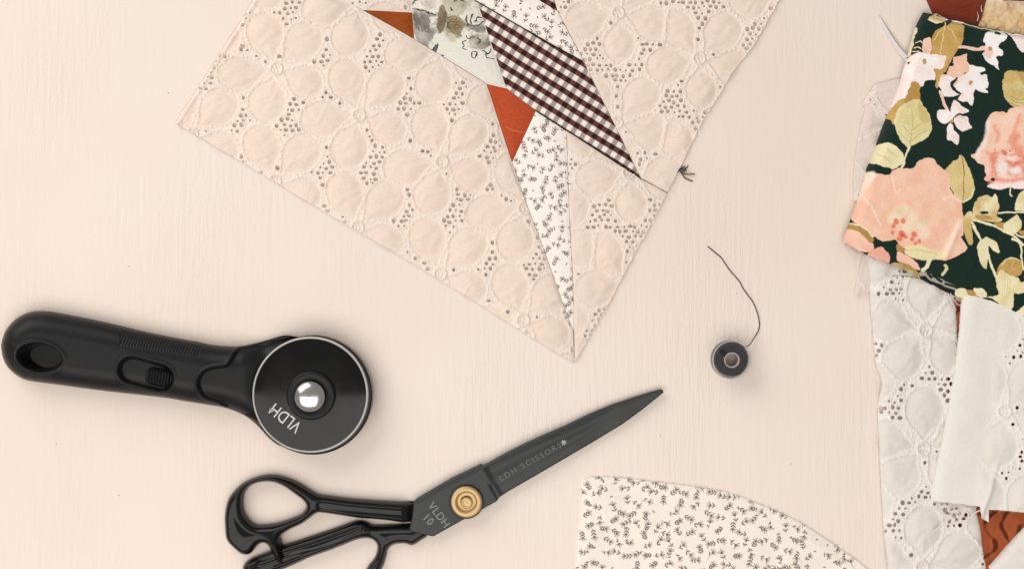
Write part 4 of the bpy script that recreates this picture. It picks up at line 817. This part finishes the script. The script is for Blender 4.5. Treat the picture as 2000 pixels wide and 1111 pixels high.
# ------------------------------------------------------------------ rotary cutter
def cutter():
    th = Thing('rotary_cutter', 'black rotary cutter with ribbed handle and round blade guard left of the scissors', 'rotary cutter', 360, 740)
    A = (0, 580, 3.4725); B = (380, 580, 3.4725); zr = 0.010
    out = Zm([(270, 97), (400, 112), (700, 172), (1000, 242), (1250, 292)], A) + Zm([(0, 303), (120, 328), (280, 338), (400, 318), (500, 292), (590, 266), (660, 268), (720, 290), (800, 400), (820, 660), (760, 900), (680, 1010), (580, 1010), (500, 955), (420, 868), (330, 800), (210, 752), (90, 730)], B) \
        + Zm([(1250, 705), (1100, 680), (700, 635), (400, 595), (200, 568), (130, 545), (60, 490), (18, 420), (4, 340), (10, 290), (40, 215), (100, 150), (180, 108)], A)
    OC = crom(out, 4)
    g = Grid(-4, 600, 640, 885, 1.15)
    sp = sdpoly(g.X, g.Y, OC)
    X, Y = g.X, g.Y
    ax = math.radians(8.5); ux = X * math.cos(ax) + Y * math.sin(ax); uy = -X * math.sin(ax) + Y * math.cos(ax)
    def R(p): return p[0] * math.cos(ax) + p[1] * math.sin(ax), -p[0] * math.sin(ax) + p[1] * math.cos(ax)
    # finger hole recess, slider slot, grip ribs, collar step
    hx, hy = R((84, 697)); q = np.sqrt(((ux - hx) / 42) ** 2 + ((uy - hy) / 27) ** 2); hole = (q - 1) * 30
    s0, s1 = R((262, 722)), R((316, 737)); slot = sdline(ux, uy, [s0, s1]) - (27 + 0.0 * ux)
    rib = sdpoly(X, Y, [(240, 647), (395, 677), (390, 694), (238, 673)])
    # pitch of the ribs, slanted
    ph = (X - (Y - 660) * -0.30) / 5.95
    groove = np.clip(np.cos(ph * 2 * math.pi), -1, 1)
    col = crom(Zm([(300, 345), (275, 390), (235, 460), (150, 475), (80, 500), (40, 560), (48, 630), (90, 680), (160, 702), (215, 745), (225, 775)], B), 4, False)
    colp = np.concatenate([col, [(660, 860), (660, 640)]]); cs = sdpoly(X, Y, colp); cd = sdline(X, Y, col)
    def z(Xa, Ya, d):
        t = np.clip(d / 42, 0, 1); b = np.sqrt(np.clip(1 - (1 - t) ** 2, 0, 1))
        zz = 0.0058 + 0.0105 * b
        zz = zz + 0.0016 * np.exp(-((ux - 120) / 110) ** 2) * b
        zz = zz - 0.0145 * sstep(3, -11, hole) + 0.0004 * np.exp(-((hole - 5) / 4) ** 2)
        zz = zz - 0.0040 * sstep(2, -7, slot) + 0.0003 * np.exp(-((slot - 4) / 3) ** 2)
        zz = zz - 0.00055 * sstep(1.5, -1.5, rib) * (0.5 + 0.5 * groove)
        zz = zz - 0.0030 * sstep(1.5, -4, cs) * sstep(350, 380, Xa) - 0.0008 * np.exp(-((cd) / 2.0) ** 2) + 0.0005 * np.exp(-((cd - 4.5) / 2.2) ** 2) * (cs > 0)
        return zz - 0.004 * sstep(470, 520, Xa)
    relief('handle', g, sp, z, M['plastic'], th, zr, base=0.0045)
    # lower shell of the handle, a little wider; seen along the upper edge
    C = OC.mean(0); g2 = Grid(-8, 596, 645, 890, 2.0)
    sp2 = sdpoly(g2.X, g2.Y, OC) - 0.9
    relief('lower_shell', g2, sp2, lambda X, Y, d: 0.0005 + 0.0045 * np.sqrt(np.clip(d / 6, 0, 1)), M['gloss'], th, 0.003, base=0.0)
    # slider button with ribs
    g3 = Grid(276, 706, 350, 766, 0.9); c0 = R((296, 733)); c1 = R((331, 739))
    u3 = g3.X * math.cos(ax) + g3.Y * math.sin(ax); v3 = -g3.X * math.sin(ax) + g3.Y * math.cos(ax)
    s3 = sdline(u3, v3, [R((303, 733.5)), R((323, 737))]) - 19
    s3 = np.maximum(s3, np.abs(u3 - R((313, 735))[0]) - 28)
    relief('slider_button', g3, s3, lambda X, Y, d: 0.0105 + 0.0052 * np.sqrt(np.clip(d / 9, 0, 1)) + 0.0006 * np.sin(u3 / 5.6 * 2 * math.pi) * sstep(0, 5, d), M['plastic'], th, zr, base=0.009)
    # head: round body, guard, rim, nut, screw
    hx, hy = 609.5, 770.5
    lathe('head_body', [(30, 0.0002), (113, 0.0002), (115.5, 0.0012), (116, 0.003), (116, 0.0118), (113, 0.0128), (30, 0.0128)], 96, M['gloss'], th, 612, 770.2, 0.009, sharp=35)
    gd = lathe('blade_guard', [(0, 0.0158), (40, 0.0158), (90, 0.0157), (106, 0.0155), (109.5, 0.0153)], 96, M['guard'], th, 606, 770.6, 0.0155)
    lathe('guard_rim', [(109.2, 0.0153), (109.8, 0.0160), (111.2, 0.0163), (112.6, 0.0160), (113.2, 0.0150), (113.4, 0.0127)], 96, M['rim'], th, 606, 770.6, 0.0155, parent=gd)
    nt = lathe('nut', [(48, 0.0157), (48, 0.0172), (46.5, 0.0180), (43, 0.0183), (36, 0.0180), (33, 0.0176), (31.5, 0.0174)], 72, M['plastic'], th, 607, 772, 0.018)
    lathe('screw', [(31.5, 0.0174), (30.6, 0.0186), (29, 0.0193), (26, 0.0200), (20, 0.02085), (14, 0.0213), (8, 0.0216), (0, 0.02175)], 64, M['steel'], th, 604.5, 774.5, 0.019, parent=nt)
    lettering('lettering', 'VLDH', 34, 558, 815, math.radians(180 - 38), 0.01595, M['ink_w'], th, 0.0155, gd, 'pale maker name printed on the guard', 1.0, 0.78)
    lettering('lettering', '®', 11, 531, 800, math.radians(180 - 38), 0.01595, M['ink_w'], th, 0.0155, gd)
cutter()

# ------------------------------------------------------------------ scissors
def scissors():
    th = Thing('scissors', 'black tailoring scissors with brass pivot screw lying closed below the rotary cutter', 'scissors', 820, 960)
    A = (780, 740, 3.2685); Hh = (420, 880, 4.81)
    # upper blade
    sil = Zm([(92, 778), (110, 762), (330, 632), (520, 541), (530, 548), (545, 545), (680, 470), (800, 410), (920, 355), (1050, 300), (1200, 228), (1350, 165), (1500, 115), (1600, 84), (1668, 65), (1684, 72), (1688, 86), (1640, 125), (1540, 205), (1420, 292), (1260, 390), (1060, 506), (860, 622), (640, 748), (628, 768), (620, 778), (420, 888), (220, 1000), (205, 1000), (70, 968), (64, 955), (82, 880)], A)
    inner = Zm([(130, 790), (330, 672), (560, 562), (800, 450), (1040, 340), (1250, 245), (1450, 165), (1690, 70)], A)
    g = Grid(795, 755, 1305, 1055, 0.95); sp = sdpoly(g.X, g.Y, sil); di = sdline(g.X, g.Y, inner)
    # signed side of the bevel line: above is the bevelled back of the blade
    ix = np.array(inner); yi = np.interp(g.X, ix[:, 0], ix[:, 1]); above = np.clip((yi - g.Y) * 0.88, 0, None)
    along = (g.X - 780) * 0.875 - (g.Y - 1062) * 0.485            # distance along the blade
    st = along - (Zm([(600, 690)], A)[0][0] - 780) * 0.875 + (Zm([(600, 690)], A)[0][1] - 1062) * 0.485
    notch = sdpoly(g.X, g.Y, Zm([(562, 665), (598, 672), (640, 748), (622, 768)], A))
    def z(X, Y, d):
        tip = sstep(300, 540, along)
        zz = 0.0062 - 0.0022 * tip
        zz = zz - above * 0.00007 * (1 - 0.6 * tip)
        gr = sstep(-2, 12, st) * sstep(520, 430, along)
        ybot = np.clip(d / 16, 0, 1)
        zz = zz - gr * (0.0006 + 0.0007 * np.exp(-((d - 20) / 13) ** 2)) * (above < 1) - sstep(1.5, -5, notch) * 0.0010
        zz = zz - 0.0005 * (1 - np.sqrt(np.clip(d / 3.0, 0, 1))) - 0.0009 * gr * (1 - ybot) * (above < 1)
        return zz
    ub = relief('upper_blade', g, sp, z, M['blade'], th, 0.005, base=0.0026)
    lb = Zm([(100, 800), (330, 650), (520, 560), (800, 425), (1050, 312), (1350, 180), (1600, 100), (1672, 78), (1530, 200), (1250, 385), (860, 612), (620, 768), (220, 985), (80, 960)], A)
    g2 = Grid(795, 755, 1305, 1055, 2.0)
    relief('lower_blade', g2, sdpoly(g2.X, g2.Y, lb), lambda X, Y, d: 0.0006 + 0.0018 * np.sqrt(np.clip(d / 5, 0, 1)), M['blade'], th, 0.003, base=0.0)
    # handles
    uo = Zm([(1880, 486), (1650, 478), (1300, 455), (1060, 425), (960, 408), (860, 350), (740, 282), (620, 241), (500, 228), (380, 250), (260, 302), (170, 380), (110, 470), (82, 600), (84, 720), (100, 840), (170, 920), (240, 975), (300, 980), (345, 950), (385, 900), (430, 872), (480, 884), (520, 945), (570, 1040), (605, 1066), (648, 1060), (638, 940), (616, 850), (612, 800), (700, 742), (800, 695), (880, 640), (950, 590), (1040, 592), (1300, 630), (1600, 657), (1760, 677), (1830, 680), (1960, 660), (1960, 500)], Hh)
    ui = Zm([(255, 500), (270, 400), (330, 330), (430, 297), (540, 300), (640, 340), (740, 410), (820, 470), (850, 520), (830, 570), (780, 610), (680, 650), (560, 685), (440, 700), (370, 695), (310, 650), (270, 590)], Hh)
    g3 = Grid(434, 924, 832, 1106, 0.95); U = np.maximum(sdpoly(g3.X, g3.Y, crom(uo, 4)), -sdpoly(g3.X, g3.Y, crom(ui, 4)))
    stem = crom(Zm([(1000, 510), (1300, 548), (1800, 590), (2100, 612)], Hh), 4, False); sdm = sdline(g3.X, g3.Y, stem)
    def z3(X, Y, d):
        t = np.clip(d / 13.0, 0, 1); zz = 0.0030 + 0.0062 * np.sqrt(np.clip(1 - (1 - t) ** 2, 0, 1))
        zz = zz + 0.0008 * sstep(16, 30, d)
        zz = zz - 0.0012 * sstep(12, 4, sdm)          # the flattened fuller along the shank
        low = np.exp(-((X - 538) / 26) ** 2 - ((Y - 1078) / 34) ** 2)
        return blur(zz + 0.0025 * low * t - 0.0048 * sstep(782, 808, X), 7)
    relief('thumb_handle', g3, U, z3, M['enamel'], th, 0.007, base=0.0012)
    lo = Zm([(1960, 700), (1830, 690), (1500, 702), (1440, 682), (1370, 662), (1290, 672), (1150, 720), (900, 805), (640, 892), (480, 960), (330, 1020), (268, 1068), (250, 1140), (260, 1300), (330, 1480), (500, 1620), (760, 1680), (1050, 1640), (1280, 1500), (1450, 1300), (1560, 1120), (1600, 1010), (1622, 930), (1685, 886), (1780, 880), (1850, 896), (1930, 850), (1990, 800)], Hh)
    li = Zm([(640, 1115), (780, 1055), (900, 1000), (1060, 945), (1200, 890), (1340, 836), (1440, 828), (1500, 860), (1522, 920), (1495, 1010), (1440, 1080), (1380, 1180), (1260, 1340), (1060, 1490), (780, 1540), (560, 1480), (440, 1340), (440, 1220), (520, 1160)], Hh)
    g4 = Grid(466, 1010, 845, 1240, 1.1); Lw = np.maximum(sdpoly(g4.X, g4.Y, crom(lo, 4)), -sdpoly(g4.X, g4.Y, crom(li, 4)))
    bar = crom(Zm([(420, 1040), (700, 950), (1000, 860), (1360, 730)], Hh), 4, False); sb = sdline(g4.X, g4.Y, bar)
    bar2 = crom(Zm([(560, 1090), (900, 970), (1300, 800), (1480, 745), (1830, 740)], Hh), 4, False); sb2 = sdline(g4.X, g4.Y, bar2)
    def z4(X, Y, d):
        t = np.clip(d / 12.0, 0, 1); zz = 0.0012 + 0.0056 * np.sqrt(np.clip(1 - (1 - t) ** 2, 0, 1)) + 0.0008 * sstep(14, 24, d)
        zz = zz - 0.0012 * sstep(8, 2, sb) + 0.0006 * np.exp(-((sb2) / 3.4) ** 2)
        wr = np.clip(sstep(720, 760, X), 0, 1)
        return blur(np.minimum(zz, 0.0075) - 0.0012 * wr, 7)
    relief('finger_handle', g4, Lw, z4, M['enamel'], th, 0.005, base=0.0)
    # brass pivot
    px, py = 911.0, 979.5
    pv = lathe('pivot_screw', [(31, 0.0058), (31, 0.0075), (29.8, 0.0086), (27.5, 0.0090), (22, 0.0091), (20.5, 0.0088), (19.5, 0.0074), (16, 0.0072), (12, 0.0073)], 72, M['brass'], th, px, py, 0.008)
    lathe('screw_core', [(12, 0.0072), (11.5, 0.0084), (10, 0.0092), (7.5, 0.0094), (6.6, 0.0091), (4, 0.0092), (0, 0.0093)], 48, M['brass'], th, px + 0.5, py + 2.0, 0.008, parent=pv)
    lathe('washer', [(33.5, 0.0060), (33.2, 0.0068), (31.5, 0.0070), (30, 0.0069)], 64, M['gloss'], th, px, py, 0.007)
    # etched writing
    z0 = 0.00625
    lettering('lettering', 'VLDH', 22, 857, 1005, math.radians(-53), z0, M['ink_g'], th, 0.006, ub, 'etched maker name', 1.05, 0.95)
    lettering('lettering', '10', 22, 836, 1014, math.radians(-52) + 0.1, z0, M['ink_g'], th, 0.006, ub, 'etched size number', 1.1, 0.95)
    lettering('lettering', 'LDH SCISSORS', 15.5, 1036, 901, math.radians(29.5), 0.0058, M['ink_d'], th, 0.006, ub, 'faint etched words along the blade', 1.42, 1.0, 0.0)
    # little leaf mark after the words
    k = (1 - 0.006 / H) * S; V = [(0, 0)]
    pts = [(7, 0), (3.2, 1.6), (4.6, 4.6), (1.2, 3.2), (-1, 6.2), (-2.4, 3.0), (-5.6, 3.4), (-3.6, 0), (-5.6, -3.4), (-2.4, -3.0), (-1, -6.2), (1.2, -3.2), (4.6, -4.6), (3.2, -1.6)]
    a = math.radians(29.5); w = Vector(wpos(1101, 863.5, 0.0058, 0.006)) - th.loc
    VV = [(w.x + (x * math.cos(a) - y * math.sin(a)) * k, w.y + (x * math.sin(a) + y * math.cos(a)) * k, w.z) for x, y in [(0, 0)] + pts]
    T = [(0, 1 + i, 1 + (i + 1) % len(pts)) for i in range(len(pts))]
    finish('leaf_mark', mesh_np('leaf_mark', np.array(VV), np.zeros((0, 4)), False, T=T), M['ink_w2'], th, ub)
M['ink_w2'] = plain('etched_pale', (0.34, 0.34, 0.33), 0.6)
scissors()
